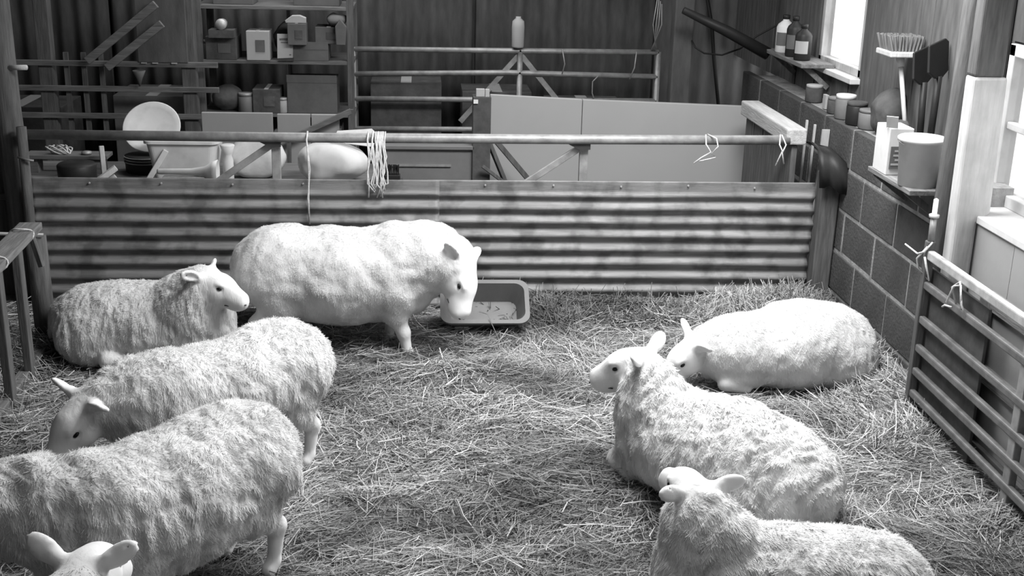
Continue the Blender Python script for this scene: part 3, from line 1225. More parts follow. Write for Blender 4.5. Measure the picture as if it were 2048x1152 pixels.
# black sheet folded over the corner post
g = G()
V, Fc = [], []
prof = [(2.06, 6.34, .88), (2.07, 6.20, .89), (2.08, 6.10, .87), (2.085, 6.07, .80), (2.09, 6.06, .70)]
for i, (x, y, z) in enumerate(prof):
    for j in range(7):
        t = j / 6
        V.append((x + .15 * t, y - .05 * t + .01 * math.sin(j * 2 + i), z - .05 * t * t + .012 * math.sin(j * 1.7 + i)))
for i in range(len(prof) - 1):
    for j in range(6):
        Fc.append((i * 7 + j, i * 7 + j + 1, (i + 1) * 7 + j + 1, (i + 1) * 7 + j))
g.add(V, Fc)
o = g.build('rubber_sheet', 'plastic_black', loc=(2.14, 6.15, .7), smooth=True)
s = o.modifiers.new('thickness', 'SOLIDIFY')
s.thickness = .006
tag(o, 'black rubber sheet folded over the corner post', 'rubber sheet')

# ---- feeding tray
tr = thing('feed_tray', (.36, 5.86, .02), 'grey plastic feeding tray below the lowered head of the largest sheep', 'tray')
def rrect(w, hgt, r, n=6):
    P = []
    for (cx, cz, a0) in ((w / 2 - r, hgt / 2 - r, 0), (-w / 2 + r, hgt / 2 - r, 90), (-w / 2 + r, -hgt / 2 + r, 180), (w / 2 - r, -hgt / 2 + r, 270)):
        for i in range(n + 1):
            a = math.radians(a0 + 90 * i / n)
            P.append((cx + r * math.cos(a), cz + r * math.sin(a)))
    return P
levels = [(.42, .24, .05, .115), (.44, .26, .055, .12), (.44, .26, .055, .128), (.40, .22, .05, .125), (.34, .16, .04, .03), (.33, .15, .04, .028)]
g = G()
Rt = Matrix.Rotation(math.radians(36), 3, 'X')
V, Fc = [], []
outer = [(.35, .17, .045, 0.0)] + [(.42, .24, .05, .115), (.45, .27, .055, .115), (.45, .27, .055, .128), (.405, .225, .05, .128), (.335, .155, .04, .014)]
nn = 28
for (w, d_, r, z) in outer:
    for (x, y) in rrect(w, d_, r):
        V.append(Rt @ Vector((x, y, z)) + Vector((.325, 5.83, .06)))
for i in range(len(outer) - 1):
    for k in range(nn):
        k2 = (k + 1) % nn
        Fc.append((i * nn + k, i * nn + k2, (i + 1) * nn + k2, (i + 1) * nn + k))
Fc.append(tuple(range(nn))[::-1])
Fc.append(tuple((len(outer) - 1) * nn + k for k in range(nn)))
g.add(V, Fc)
g.build('tray_body', 'plastic_grey', tr)
for xx in (.21, .44):
    g = G()
    g.box((xx, 5.76, .02), (.07, .08, .04))
    g.build('foot', 'plastic_white', tr, bevel=.006)

# ---- hay rack at the left
hr = thing('hay_rack', (-1.71, 4.9, 0), 'wooden hay rack with sloping uprights at the left side of the pen', 'hay rack')
g = G()
g.bar((-1.77, 5.46, .625), (-1.69, 3.9, .625), .10, .035)
g.build('top_board', 'timber_y', hr, bevel=.004)
g = G()
g.bar((-1.77, 5.44, .02), (-1.69, 3.9, .02), .05, .06)
g.build('bottom_rail', 'timber_y', hr, bevel=.004)
for i, y in enumerate((5.14, 4.84, 4.54, 4.24, 3.96)):
    g = G()
    x = -1.735 + (5.2 - y) * .04
    g.bar((x, y, 0), (x - .005, y, .61), .055, .035, (1, 0, 0))
    g.build('slat', 'timber_z', hr, bevel=.004)
g = G()
g.bar((-1.77, 5.44, .60), (-1.73, 5.43, .44), .022, .022)
g.build('end_strut', 'timber_z', hr)
g = G()
g.tube([(-1.80, 5.62, -.02), (-1.80, 5.60, .54)], [.05, .048], 14)
tag(g.build('round_stake', 'timber_z', loc=(-1.80, 5.6, 0), smooth=True), 'thick round stake behind the far end of the hay rack', 'stake')
g = G()
g.tube([(-1.765 + .055 * math.cos(t), 5.30 + .012 * math.sin(3 * t), .625 + .03 * math.sin(t)) for t in np.linspace(0, 2 * math.pi, 18)], .004, 6, False)
tag(g.build('baler_twine', 'twine', loc=(-1.73, 5.3, .6), smooth=True), 'loop of twine round the far end of the hay rack board', 'twine')
g = G()
g.tube([(-1.74 + .058 * math.cos(t), 4.86 + .012 * math.sin(2 * t), .625 + .03 * math.sin(t)) for t in np.linspace(0, 2 * math.pi, 18)], .004, 6, False)
tag(g.build('baler_twine', 'twine', loc=(-1.68, 4.86, .6), smooth=True), 'loop of twine round the near part of the hay rack board', 'twine')
g = G()
g.tube([(-2.6, 5.6, .555), (-2.2, 5.58, .56), (-1.75, 5.56, .555)], .008, 8)
tag(g.build('tie_rod', 'galv', loc=(-2.2, 5.58, .555), smooth=True), 'thin level rod running left from the hay rack', 'rod')
g = G()
V, Fc = [], []

# ---- twine on the gate


def twine(name, strands, label, loc):
    g = G()
    for s_ in strands:
        g.tube(s_, .0042, 6)
    return tag(g.build(name, 'twine', loc=loc, smooth=True), label, 'twine')


YR = YB - .012
random.seed(3)
st = []
for k in range(14):
    x0 = -.262 + .006 * k + random.uniform(-.01, .01)
    st.append([(x0, YB + .03, .937), (x0 - .003, YR - .02, .905), (x0 + random.uniform(-.012, .016), YR - .02, .82), (x0 + random.uniform(-.012, .014), YR - .022, .74), (x0 + random.uniform(-.014, .014), YR - .024, .68), (x0 + random.uniform(-.05, .03), YR - .022, .62 + random.uniform(-.02, .05))])
twine('baler_twine', st, 'thick bunch of pale twine tied round the gate tube above the largest sheep', (-.23, YR, .7))
st = [[(-.575 + random.uniform(-.004, .004), YB + .03, .935), (-.578, YR - .02, .905), (-.572 + .006 * k, YR - .014, .75), (-.576 - .004 * k, YR - .018, .60), (-.575, YR - .018, .46)] for k in range(2)]
twine('baler_twine', st, 'single hanging string left of the thick bunch of twine', (-.575, YR, .5))
st = [[(1.50, YB + .03, .94), (1.49, YR - .02, .90), (1.52, YR - .018, .86), (1.47, YR - .02, .83), (1.43, YR - .022, .80)],
      [(1.51, YB + .03, .942), (1.545, YR - .012, .93), (1.555, YR - .02, .89), (1.52, YR - .02, .85), (1.545, YR - .022, .835), (1.46, YR - .02, .81)]]
twine('baler_twine', st, 'knotted pale twine on the gate tube in front of the long white panel', (1.5, YR, .8))
st = [[(1.90, YB + .03, .945), (1.885, YR - .01, .90), (1.90, YR - .02, .87), (1.87, YR - .02, .79)], [(1.905, YB + .02, .945), (1.92, YR - .01, .9), (1.90, YR - .02, .86), (1.915, YR - .02, .80)]]
twine('baler_twine', st, 'pale twine tying the gate tube to the beam', (1.9, YR, .8))
st = [[(2.09, 4.33, .63), (2.06, 4.32, .70), (2.07, 4.28, .735), (2.06, 4.22, .66), (2.08, 4.21, .615)], [(2.09, 4.37, .60), (2.06, 4.35, .63), (2.06, 4.305, .71), (2.06, 4.25, .73), (2.06, 4.22, .64)],
      [(2.06, 4.38, .60), (2.05, 4.34, .62), (2.06, 4.30, .625)]]
twine('baler_twine', st, 'knot of pale twine on the second bar of the hurdle', (2.07, 4.32, .6))
st = [[(2.09, 4.61, .80), (2.06, 4.61, .76), (2.05, 4.65, .74), (2.04, 4.76, .75)], [(2.07, 4.61, .78), (2.05, 4.65, .72), (2.06, 4.65, .68), (2.09, 4.60, .64), (2.06, 4.60, .74)]]
twine('baler_twine', st, 'pale twine round the end stile of the hurdle', (2.07, 4.62, .64))

#@@BACK
# ================================================================= BEHIND THE PEN
# work bench hidden behind the sheet: the clutter stands on it
bn = thing('work_bench', (-1.25, 6.75, 0), 'low dark bench behind the corrugated sheet carrying the clutter', 'bench')
g = G()
g.box((-1.25, 6.76, .545), (1.98, .86, .03))
g.build('bench_top', 'timber_x', bn, bevel=.004)
for (x, y) in ((-2.18, 6.40), (-.32, 6.40), (-2.18, 7.12), (-.32, 7.12)):
    g = G()
    g.box((x, y, .265), (.06, .06, .53))
    g.build('leg', 'timber_z', bn, bevel=.004)
BZ = .56
# white tub
tb = thing('white_tub', (-1.29, 6.68, BZ), 'square white plastic tub on the bench in front of the round dish', 'tub')
V, Fc = [], []
lv = [(.30, .22, .03, 0), (.38, .28, .04, .235), (.405, .305, .045, .235), (.405, .305, .045, .25), (.37, .27, .04, .25), (.29, .21, .03, .015)]
for (w, d_, r, z) in lv:
    for (x, y) in rrect(w, d_, r):
        V.append((-1.29 + x, 6.68 + y, BZ + z))
for i in range(len(lv) - 1):
    for k in range(28):
        k2 = (k + 1) % 28
        Fc.append((i * 28 + k, i * 28 + k2, (i + 1) * 28 + k2, (i + 1) * 28 + k))
Fc.append(tuple(range(28))[::-1])
Fc.append(tuple(5 * 28 + k for k in range(28)))
g = G()
g.add(V, Fc)
g.build('tub_body', 'plastic_white', tb, smooth=False)
g = G()
g.bar((-1.47, 6.53, .60), (-1.37, 6.545, .76), .02, .03)
g.build('corner_rib', 'plastic_white', tb, bevel=.004)
# black bucket with pale rings, the dish on top of it
bb = thing('black_bucket', (-1.56, 6.93, BZ), 'black bucket with bright hoops under the round dish', 'bucket')
g = G()
g.lathe([(.115, 0), (.12, .005), (.125, .095), (.11, .098)], 28, c=(-1.56, 6.93, BZ))
bp_ = g.build('pail', 'plastic_black', bb, smooth=True)
for z in (.062, .078, .092):
    g = G()
    g.tube([(-1.56 + .126 * math.cos(t), 6.93 + .126 * math.sin(t), BZ + z) for t in np.linspace(0, 2 * math.pi, 29)], .003, 6, False)
    g.build('hoop', 'galv_light', bp_, smooth=True)
g = G()
Rd = Matrix.Rotation(math.radians(52), 3, 'X')
g.lathe([(.001, -.012), (.135, -.010), (.160, .004), (.164, .010), (.158, .012), (.132, .0), (.001, -.002)], 40, c=(-1.535, 6.99, .80), R=Rd)
dsh = tag(g.build('round_dish', 'plastic_white', loc=(-1.535, 6.99, .67), smooth=True), 'round white dish tilted up behind the gate tube', 'dish')
# funnel lying on its side
g = G()
Rf = Matrix.Rotation(math.radians(90), 3, 'Y')
g.lathe([(.012, 0), (.015, .01), (.018, .18), (.03, .25), (.055, .29), (.066, .318), (.060, .320), (.03, .27), (.012, .2)], 24, c=(-1.40, 6.43, .668), R=Rf)
tag(g.build('white_funnel', 'plastic_white', loc=(-1.25, 6.43, BZ), smooth=True), 'white horn-shaped funnel lying on its side before the white tub', 'funnel')
g = G()
g.box((-1.26, 6.43, .602), (.22, .06, .084))
tag(g.build('wood_block', 'timber_pale', loc=(-1.24, 6.43, BZ), bevel=.004), 'pale wood block under the white funnel', 'wood block')
g = G()
g.lathe([(.022, 0), (.03, .01), (.03, .13), (.022, .16), (.026, .17), (.04, .215), (.036, .22), (.001, .215)], 18, c=(-1.055, 6.62, BZ))
tag(g.build('white_jug', 'plastic_white', loc=(-1.055, 6.62, BZ), smooth=True), 'narrow white jug between the tub and the plastic film', 'jug')
sack('plastic_film', (-.91, 6.80, BZ), .16, .09, .25, 'bag_film', 'crumpled bundle of clear plastic film behind the left upright', 'film', 3, 0)
sack('feed_sack', (-.49, 6.70, BZ), .205, .11, .225, 'plastic_white', 'bulging white feed sack left of the thick bunch of twine', 'sack', 8, -.1)
g = G()
g.prism([(-.13, .02), (.10, -.01), (.12, .07), (.09, .10), (-.10, .085)], .006, Matrix.Rotation(math.radians(-35), 3, 'X'), (-.36, 6.66, .775))
tag(g.build('paper_sheet', 'plastic_white', loc=(-.36, 6.66, .76)), 'bright white paper lying on the feed sack', 'paper')
# plank with odds and ends at the left
g = G()
g.box((-1.99, 6.90, .655), (.46, .14, .022))
pk = thing('short_plank', (-1.99, 6.9, BZ), 'short level plank on blocks at the left behind the gate tube', 'plank')
g.build('board', 'timber_x', pk, bevel=.003)
for x in (-2.18, -1.82):
    g = G()
    g.box((x, 6.90, .602), (.06, .10, .084))
    g.build('block_foot', 'timber_x', pk)
st = []
for k in range(5):
    st.append([(-2.03 + (.045 + .006 * k) * math.cos(t + k), 6.87 + .02 * math.sin(t), .692 + .014 * math.sin(t * 2 + k) + .012 * math.cos(t)) for t in np.linspace(0, 6.0, 18)])
twine('twine_hank', st, 'coiled hank of pale twine on the short plank', (-2.03, 6.87, .667))
g = G()
g.lathe([(.01, 0), (.03, .004), (.028, .016), (.01, .02)], 14, c=(-1.88, 6.87, .667))
tag(g.build('tin_lid', 'galv', loc=(-1.88, 6.87, .667), smooth=True), 'small flat tin lid beside the coiled twine', 'lid')  # a flat round tin lid
g = G()
g.bar((-1.752, 6.72, BZ), (-1.765, 6.75, .74), .026, .026)
tag(g.build('wooden_peg', 'timber_pale', loc=(-1.755, 6.72, BZ), bevel=.003), 'upright pale wooden peg left of the round dish', 'peg')
g = G()
g.bar((-1.74, 6.55, .59), (-1.65, 6.58, .655), .035, .03)
g.bar((-1.70, 6.50, .575), (-1.64, 6.52, .62), .03, .025)
tag(g.build('wood_offcut', 'timber_pale', loc=(-1.7, 6.55, BZ), bevel=.003), 'angled pale wood offcut at the foot of the wooden peg', 'offcut')
g = G()
g.lathe([(.09, 0), (.10, .004), (.105, .10), (.095, .11)], 20, c=(-1.87, 6.62, BZ))
tag(g.build('black_pot', 'plastic_black', loc=(-1.87, 6.62, BZ), smooth=True), 'black round pot beneath the short plank', 'pot')

# pale boards in the left background
wbd = thing('white_board', (-.91, 7.42, 0), 'row of pale upright boards in the left background', 'board')
for (a, b, top) in ((-1.326, -.90, .820), (-.872, -.672, .815), (-.665, -.496, .815)):
    g = G()
    g.box(((a + b) / 2, 7.42, top / 2), (b - a, .03, top))
    g.build('board', 'panel_grey', wbd, bevel=.003)
g = G()
g.bar((-.80, 7.30, .68), (-.42, 7.34, .85), .03, .03)
tag(g.build('leaning_pole', 'timber_x', loc=(-.6, 7.32, .7)), 'dark pole slanting across the pale left boards', 'pole')
g = G()
g.bar((-.80, 7.31, 0), (-.795, 7.31, .69), .025, .025)
tag(g.build('pole_prop', 'timber_z', loc=(-.8, 7.31, 0)), 'upright prop under the slanting pole', 'prop')
g = G()
g.bar((-.42, 7.345, 0), (-.42, 7.345, .86), .03, .03)
tag(g.build('pole_prop', 'timber_z', loc=(-.42, 7.345, 0)), 'dark stake at the right end of the pale left boards', 'stake')

# long white panels on the right
for i, (a, b, t0, t1, lab) in enumerate(((.43, 1.00, .951, .928, 'left half of the long white panel behind the gate'), (1.003, 2.09, .928, .897, 'right half of the long white panel, ending at the beam'))):
    g = G()
    g.prism([(a, 0), (b, 0), (b, t1), (a, t0)], .04, c=(0, 7.42, 0))
    tag(g.build('insulation_board', 'panel_white', loc=((a + b) / 2, 7.42, 0), bevel=.003), lab, 'panel', 'long white panels')
# grey chest
gc = thing('grey_chest', (.05, 7.12, 0), 'plain dark grey chest in the middle behind the gate tube', 'chest')
g = G()
g.box((.05, 7.12, .35), (.515, .36, .70))
g.build('chest_body', 'plastic_grey', gc, bevel=.006)
g = G()
g.box((.05, 7.11, .712), (.53, .38, .025))
g.build('lid', 'plastic_grey', gc, bevel=.005)
g = G()
g.box((.0, 6.935, .605), (.36, .012, .012))
g.build('trim_strip', 'galv', gc)
g = G()
g.box((-.16, 6.82, .562), (.09, .06, .03))
hbp = thing('hand_brush', (-.16, 6.82, 0), 'small black bristle brush against the grey chest', 'brush')
hb2 = g.build('brush_back', 'plastic_black', hbp, bevel=.004)
g = G()
for i in range(8):
    for j in range(4):
        p = Vector((-.195 + .01 * i, 6.80 + .013 * j, .575))
        g.tube([p, p + Vector((random.uniform(-.006, .006), 0, .055))], .003, 4)
g.build('bristles', 'plastic_black', hb2)
g = G()
g.box((-.16, 6.82, .27), (.12, .10, .55))
g.build('stand', 'dull', hbp)
# dark cupboard with switch boxes
dc = thing('dark_cupboard', (.355, 6.98, 0), 'narrow dark cupboard at the left end of the long white panel', 'cupboard')
g = G()
g.box((.355, 6.98, .505), (.105, .12, 1.01))
g.build('carcass', 'dull', dc, bevel=.004)
for (x, z, w) in ((.345, 1.032, .05), (.385, 1.030, .025)):
    g = G()
    g.box((x, 6.95, z), (w, .03, .045))
    g.build('switch_box', 'paper', dc, bevel=.003)
g = G()
g.box((.318, 6.915, .985), (.026, .012, .022))
g.build('tag', 'plastic_white', dc)
# sticks leaning on the white panel
for (a, b, r, lab) in (((.425, 7.15, .745), (.80, 7.25, .30), .022, 'longest dark bar slanting across the white panel'),
                       ((.41, 7.12, .71), (.56, 7.22, .35), .018, 'steep dark bar between cupboard and long slanting bar'),
                       ((.36, 6.86, .62), (.62, 7.00, .40), .014, 'lowest short bar at the foot of the dark cupboard')):
    g = G()
    g.bar(a, b, r * 1.4, r * 1.4)
    tag(g.build('slanting_bar', 'timber_z', loc=b, bevel=.002), lab, 'bar', 'dark bars leaning by the white panel')
tl = thing('trestle', (.62, 7.2, 0), 'low dark trestle on which the slanting bars rest', 'trestle')
g = G()
g.box((.62, 7.2, .28), (.6, .08, .05))
g.build('beam', 'timber_x', tl)
for x in (.36, .88):
    for d in (-1, 1):
        g = G()
        g.bar((x, 7.2, .27), (x, 7.2 + .14 * d, 0), .04, .04)
        g.build('leg', 'timber_z', tl)

# ---- shelving full of clutter
rk = thing('storage_rack', (-.95, 8.35, 0), 'tall dark storage rack full of clutter at the back', 'rack')
for (x, y) in ((-1.44, 8.12), (-.46, 8.12), (-1.44, 8.58), (-.46, 8.58)):
    g = G()
    g.box((x, y, .95), (.045, .045, 1.9))
    g.build('post', 'timber_z', rk, bevel=.003)
SHZ = (.42, .70, 1.05, 1.40)
for z in SHZ:
    g = G()
    g.box((-.95, 8.35, z - .012), (1.02, .50, .024))
    g.build('shelf', 'timber_x', rk, bevel=.003)


def carton(x, y, z, w, d_, hgt, mt, label, open_=False, rz=0, lab=None):
    c = thing('cardboard_box', (x, y, z), label, 'box')
    Rz = Matrix.Rotation(rz, 3, 'Z')
    g = G()
    g.box((x, y, z + hgt / 2), (w, d_, hgt), rz)
    bx = g.build('box_body', mt, c, bevel=.004)
    g = G()
    if open_:
        g.bar(Vector((x - w / 2, y - d_ / 2, z + hgt)), Vector((x + w / 2, y - d_ / 2, z + hgt)) , .004, .05)
        g.build('flap', mt, bx)
    else:
        g.box((x, y, z + hgt + .001), (w * .15, d_ * .98, .003), rz)
        g.build('tape_strip', 'paper', bx)
    if lab:
        g = G()
        g.box(Vector((x, y, z + hgt * .5)) + Rz @ Vector((w * .1, -d_ / 2 - .002, 0)), (w * .4, .004, hgt * .4), rz)
        g.build('label', lab, bx)


random.seed(21)
carton(-.74, 8.22, 1.05, .27, .24, .10, 'card', 'flat dark carton on the shelf behind the notice', True)
carton(-.72, 8.25, .70, .33, .26, .23, 'card', 'wide cardboard box in the middle of the rack', True)
carton(-1.02, 8.22, .70, .18, .24, .16, 'dull', 'small dark box left of the wide cardboard box', lab='cloth')
carton(-1.30, 8.22, 1.05, .20, .24, .15, 'dull', 'dark box at the left end of the upper shelf', lab='card')
carton(-1.06, 8.18, 1.05, .15, .18, .19, 'paper', 'pale grey box next to the paper notice', lab='card')
carton(-.60, 8.22, 1.16, .18, .2, .11, 'card', 'box perched on the flat dark carton', lab='dull')
carton(-1.29, 8.24, .42, .24, .26, .17, 'dull', 'dark box on the bottom shelf at the left')
carton(-.66, 8.24, .42, .26, .26, .18, 'card', 'brownish box on the bottom shelf at the right')
carton(-.97, 8.24, .42, .24, .26, .14, 'dull', 'low box in the middle of the bottom shelf', lab='card')
carton(-1.22, 8.3, 1.40, .26, .26, .16, 'card', 'box on the top shelf at the left')
carton(-.68, 8.3, 1.40, .30, .26, .14, 'card', 'box on the top shelf at the right')
sack('rag_bundle', (-1.30, 8.22, .70), .11, .11, .17, 'cloth', 'bundled dark rags on the rack, left end of the middle shelf', 'rags', 1)
sack('rag_bundle', (-.55, 8.16, 1.274), .07, .07, .09, 'card', 'small pale rag bundle heaped on the perched box', 'rags', 4)
sack('sack_roll', (-.90, 8.36, 1.05), .09, .09, .24, 'card', 'upright rolled sack behind the paper notice', 'sack', 6)
jar((-1.16, 8.14, .70), .05, .13, 'plastic_grey', 'galv', 'grey tin with bright rim on the middle shelf')
jar((-.92, 8.14, .70), .035, .10, 'paper', 'galv_light', 'small pale tin beside the wide cardboard box')
jar((-1.40, 8.16, 1.05 + .15 * 0), .03, .12, 'plastic_grey', 'galv', 'slim grey can at the far left of the upper shelf')
g = G()
g.lathe([(.001, 0), (.034, 0), (.036, .02), (.030, .10), (.001, .10)], 20, c=(-1.283, 8.02, 1.285), R=Matrix.Rotation(math.radians(-90), 3, 'X'))
tnl = thing('tin_can', (-1.283, 8.10, 1.25), 'bright tin can lying with its round end to the viewer', 'can')
g.build('can', 'galv_light', tnl, smooth=True)
g = G()
g.box((-1.283, 8.10, 1.225), (.16, .16, .05))
g.build('rest', 'dull', tnl)
pn = thing('paper_notice', (-.88, 8.05, 1.05), 'pale paper notice with a dark heading propped on the rack', 'notice')
Rn = Matrix.Rotation(math.radians(-6), 3, 'X') @ Matrix.Rotation(math.radians(-3), 3, 'Y')
g = G()
g.prism([(-.055, 0), (.045, 0), (.058, .152), (-.045, .158)], .006, Rn, (-.88, 8.08, 1.07))
ps_ = g.build('sheet', 'paper', pn)
for k, (w, z, hh) in enumerate(((.065, .122, .012), (.05, .102, .005), (.012, .02, .007))):
    g = G()
    g.box(Vector((-.88, 8.08, 1.07)) + Rn @ Vector((0 if k < 2 else .03, -.004, z)), (w, .002, hh), Rn)
    g.build('printed_line', 'print', ps_)
g = G()
g.box((-.88, 8.10, 1.06), (.10, .03, .022))
g.build('clip', 'dull', pn)
g = G()
g.prism([(-.07, 0), (.06, 0), (.06, .035), (.02, .05), (-.03, .048), (-.075, .015)], .05, c=(-.80, 8.06, 1.30))
tag(g.build('scoop', 'paper', loc=(-.8, 8.06, 1.30), bevel=.004), 'pale curved scoop lying on top of the clutter', 'scoop')
carton(-.80, 8.10, 1.16, .12, .14, .138, 'card', 'narrow box under the pale scoop', lab='dull')
g = G()
g.prism([(-.03, 0), (.03, 0), (.04, .12), (.0, .17), (-.035, .12)], .03, c=(-.52, 8.07, 1.16))
tag(g.build('cloth_strip', 'card', loc=(-.52, 8.07, 1.16), bevel=.006), 'pale cloth hanging at the right rack post', 'cloth')

# ---- tubular gate stored at the back
bg = thing('stored_gate', (.65, 8.42, 0), 'old tubular gate leaning at the back wall right of the rack', 'gate')
for z in (1.10, .93, .76, .55):
    g = G()
    g.tube([(-.46, 8.42, z - .005), (.6, 8.42, z + (.02 if z == .93 else 0)), (1.66, 8.42, z + .006)], .019, 10)
    g.build('bar', 'galv', bg, smooth=True)
for x in (-.46, .69, 1.66):
    g = G()
    g.tube([(x, 8.42, 0), (x, 8.42, 1.11)], .019, 10)
    g.build('stile', 'galv', bg, smooth=True)
for (a, b) in (((.69, 1.08), (1.10, .60)), ((.69, 1.08), (.28, .60))):
    g = G()
    g.bar((a[0], 8.44, a[1]), (b[0], 8.44, b[1]), .02, .035)
    g.build('brace', 'galv', bg)
g = G()
jx, jz = .67, 1.15
g.lathe([(.038, 0), (.042, .01), (.044, .14), (.04, .18), (.018, .20), (.018, .21)], 18, c=(jx, 8.40, 1.125))
tag(g.build('plastic_jug', 'paper', loc=(jx, 8.40, 1.125), smooth=True), 'pale plastic container standing on the stored gate', 'container')
st = [[(1.62 + .01 * k, 8.36, 1.50 - .02 * k), (1.60 + .02 * k, 8.37, 1.30), (1.63 - .01 * k, 8.37, 1.13)] for k in range(4)]
twine('baler_twine', st, 'grey strings hanging by the dark roof post', (1.62, 8.37, 1.13)).data.materials[0] = MATS['galv']
st = [[(.98, 8.395, 1.12), (1.0, 8.39, 1.02), (.985, 8.395, .95)], [(1.24, 8.395, .94), (1.20, 8.39, .90), (1.20, 8.39, .82), (1.23, 8.39, .74)],
      [(1.50, 8.395, 1.11), (1.49, 8.39, 1.0), (1.46, 8.39, .92)]]
twine('baler_twine', st, 'frayed strings tied along the stored gate', (1.2, 8.39, .8)).data.materials[0] = MATS['galv']
carton(-.10, 8.75, 0, .5, .4, .85, 'dull', 'tall dark box behind the stored gate')
carton(.55, 8.85, 0, .5, .4, .78, 'dull', 'dark crate behind the middle of the stored gate')
carton(1.2, 8.85, 0, .55, .4, .70, 'dull', 'dark crate behind the right half of the stored gate')

# ---- rails and boards at the left back
lr = thing('rail_fence', (-1.95, 8.0, 0), 'dark wooden rail fence in the left background', 'fence')
for x in (-2.39, -1.49):
    g = G()
    g.box((x, 8.0, .9), (.09, .09, 1.8))
    g.build('post', 'timber_z', lr, bevel=.005)
for z in (1.035, .875, .70):
    g = G()
    g.box((-2.25, 7.94, z), (1.9, .025, .035))
    g.build('rail', 'timber_x', lr, bevel=.003)
for k, x in enumerate((-2.26, -2.15, -2.04)):
    g = G()
    g.box((x, 7.97, .85), (.03, .02, .5))
    g.build('paling', 'timber_z', lr)
g = G()
g.box((-1.64, 7.93, 1.30), (.31, .025, .50))
dk = thing('dark_board', (-1.64, 7.93, 1.05), 'dark square board hung on the rail fence', 'board')
g.build('board', 'cladding', dk, bevel=.003)
for x in (-1.76, -1.69, -1.57):
    g = G()
    g.box((x, 7.915, 1.046), (.035, .008, .007))
    g.build('staple', 'galv_light', dk)
g = G()
g.lathe([(.004, 0), (.02, .05), (.042, .10), (.038, .102), (.01, .05)], 16, c=(-1.79, 7.89, .90))
tag(g.build('hanging_cone', 'card', loc=(-1.79, 7.89, .9), smooth=True), 'small pale cone hanging on the rail fence', 'cone')
for k, (a, b) in enumerate((((-2.1, 7.86, 1.06), (-1.65, 7.86, 1.42)), ((-1.98, 7.86, 1.02), (-1.62, 7.86, 1.30)))):
    g = G()
    g.bar(a, b, .03, .05)
    tag(g.build('slanting_plank', 'timber_x', loc=a, bevel=.003), ['upper slanting plank behind the rail fence top', 'lower slanting plank beside the dark board'][k], 'plank')
carton(-1.78, 8.4, 0, .5, .5, .80, 'card', 'big dull box behind the rail fence')
carton(-2.7, 8.5, 0, .6, .5, .7, 'dull', 'dark box in the far left corner')

# ================================================================= STRAW


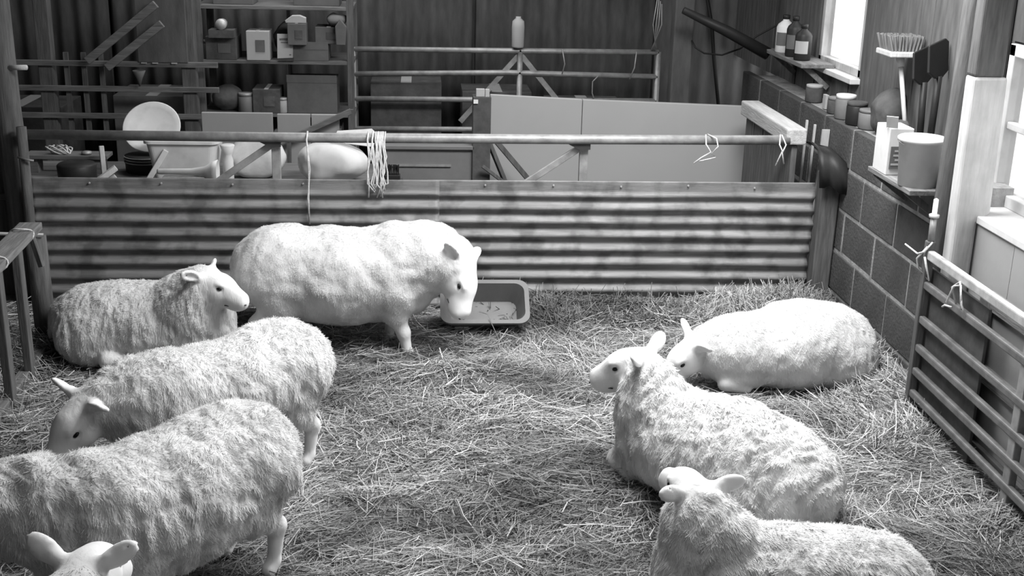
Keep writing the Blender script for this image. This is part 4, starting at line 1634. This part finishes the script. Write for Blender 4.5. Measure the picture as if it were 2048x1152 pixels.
def strands(n, xr, yr, lmin, lmax, width, tilt, lift, seed, three=False, dens=None, tone=(.45, 1.0), curve=.25):
    r = np.random.default_rng(seed)
    x = r.uniform(*xr, n)
    y = r.uniform(*yr, n)
    if dens is not None:
        keep = r.uniform(0, 1, n) < dens(x, y)
        x, y = x[keep], y[keep]
        n = len(x)
    L = r.uniform(lmin, lmax, n) * r.uniform(.5, 1, n)
    az = r.uniform(0, 2 * np.pi, n)
    flow = vnoise(np.stack([x * 1.7, y * 1.7, x * 0], 1)) * 3.0
    az = np.where(r.uniform(0, 1, n) < .55, flow + r.normal(0, .5, n), az)
    el = np.abs(r.normal(0, tilt, n))
    d = np.stack([np.cos(az) * np.cos(el), np.sin(az) * np.cos(el), np.sin(el)], 1)
    side = np.stack([-np.sin(az), np.cos(az), np.zeros(n)], 1)
    roll = r.uniform(-.7, .7, n)
    nup = np.cross(d, side)
    sw = side * np.cos(roll)[:, None] + nup * np.sin(roll)[:, None]
    cv = r.normal(0, curve, n)[:, None] * side * L[:, None] + nup * (r.normal(0, curve * .5, n) * L)[:, None]
    w = width * r.uniform(.6, 1.2, n)
    z0 = bedh(x, y) + r.uniform(0, lift, n)
    c = np.stack([x, y, z0], 1)
    P = [c - d * (L / 2)[:, None], c + cv * .35, c + d * (L / 2)[:, None] + cv * .1]
    # lift strands so no end is far below the bedding
    for i in range(3):
        gz = bedh(P[i][:, 0], P[i][:, 1])
        P[i][:, 2] = np.maximum(P[i][:, 2], gz + .001)
        P[i][:, 0] = np.minimum(P[i][:, 0], 2.218)
        P[i][:, 1] = np.minimum(P[i][:, 1], 6.145)
    if not three:
        V = np.stack([P[0] - sw * w[:, None] / 2, P[0] + sw * w[:, None] / 2, P[1] - sw * w[:, None] / 2, P[1] + sw * w[:, None] / 2, P[2] - sw * w[:, None] / 3, P[2] + sw * w[:, None] / 3], 1).reshape(-1, 3)
        b = np.arange(n)[:, None] * 6
        Fq = np.concatenate([b + np.array([[0, 1, 3, 2]]), b + np.array([[2, 3, 5, 4]])])
        k = 6
    else:
        up_ = np.cross(d, sw)
        ring = []
        for p in P:
            for a in (0, 2.094, 4.189):
                ring.append(p + (sw * math.cos(a) + up_ * math.sin(a)) * w[:, None] * .5)
        V = np.stack(ring, 1).reshape(-1, 3)
        b = np.arange(n)[:, None] * 9
        Fq = np.concatenate([b + np.array([[i * 3 + j, i * 3 + (j + 1) % 3, i * 3 + 3 + (j + 1) % 3, i * 3 + 3 + j]]) for i in range(2) for j in range(3)])
        k = 9
    patch_tone = np.clip(.82 + .55 * fbm(np.stack([x * 1.9 + 9, y * 2.6, x * 0], 1), 3), .38, 1.15)  # noise that darkens and lightens the straw in broad patches
    t = np.repeat(patch_tone * (tone[0] + (tone[1] - tone[0]) * r.uniform(0, 1, n) ** 1.6), k)
    return V, Fq, t


def inpen(x, y):
    return ((x < 2.19) & (x > -2.3)) * 1.0


parts = [strands(85000, (-2.3, 2.2), (2.6, 6.14), .03, .13, .0027, .12, .02, 1, dens=inpen, tone=(.3, .95)),
         strands(42000, (-2.3, 2.2), (2.6, 6.14), .06, .22, .0030, .18, .03, 2, dens=inpen, tone=(.45, 1.25)),
         strands(8000, (-2.3, 2.2), (2.6, 6.14), .12, .32, .0038, .22, .035, 3, True, dens=inpen, tone=(.6, 1.6), curve=.2),
         strands(2600, (.2, 2.10), (5.85, 6.08), .10, .24, .004, .7, .05, 4, True, tone=(.5, 1.4), curve=.2),
         strands(1900, (1.75, 2.18), (4.2, 6.05), .10, .22, .004, .6, .05, 5, True, tone=(.5, 1.4), curve=.2),
         strands(1500, (-2.2, -1.6), (4.3, 5.7), .10, .24, .004, .6, .06, 6, True, tone=(.4, 1.2), curve=.2)]
Vs, Fs, Ts, off = [], [], [], 0
for V, Fq, t in parts:
    Vs.append(V)
    Fs.append(Fq + off)
    Ts.append(t)
    off += len(V)
sw = mesh_np('straw', np.concatenate(Vs), np.concatenate(Fs), 'straw', False, {'tone': np.concatenate(Ts)})
tag(sw, 'loose pale straw bedding scattered over the pen floor', 'straw')
sw['kind'] = 'stuff'
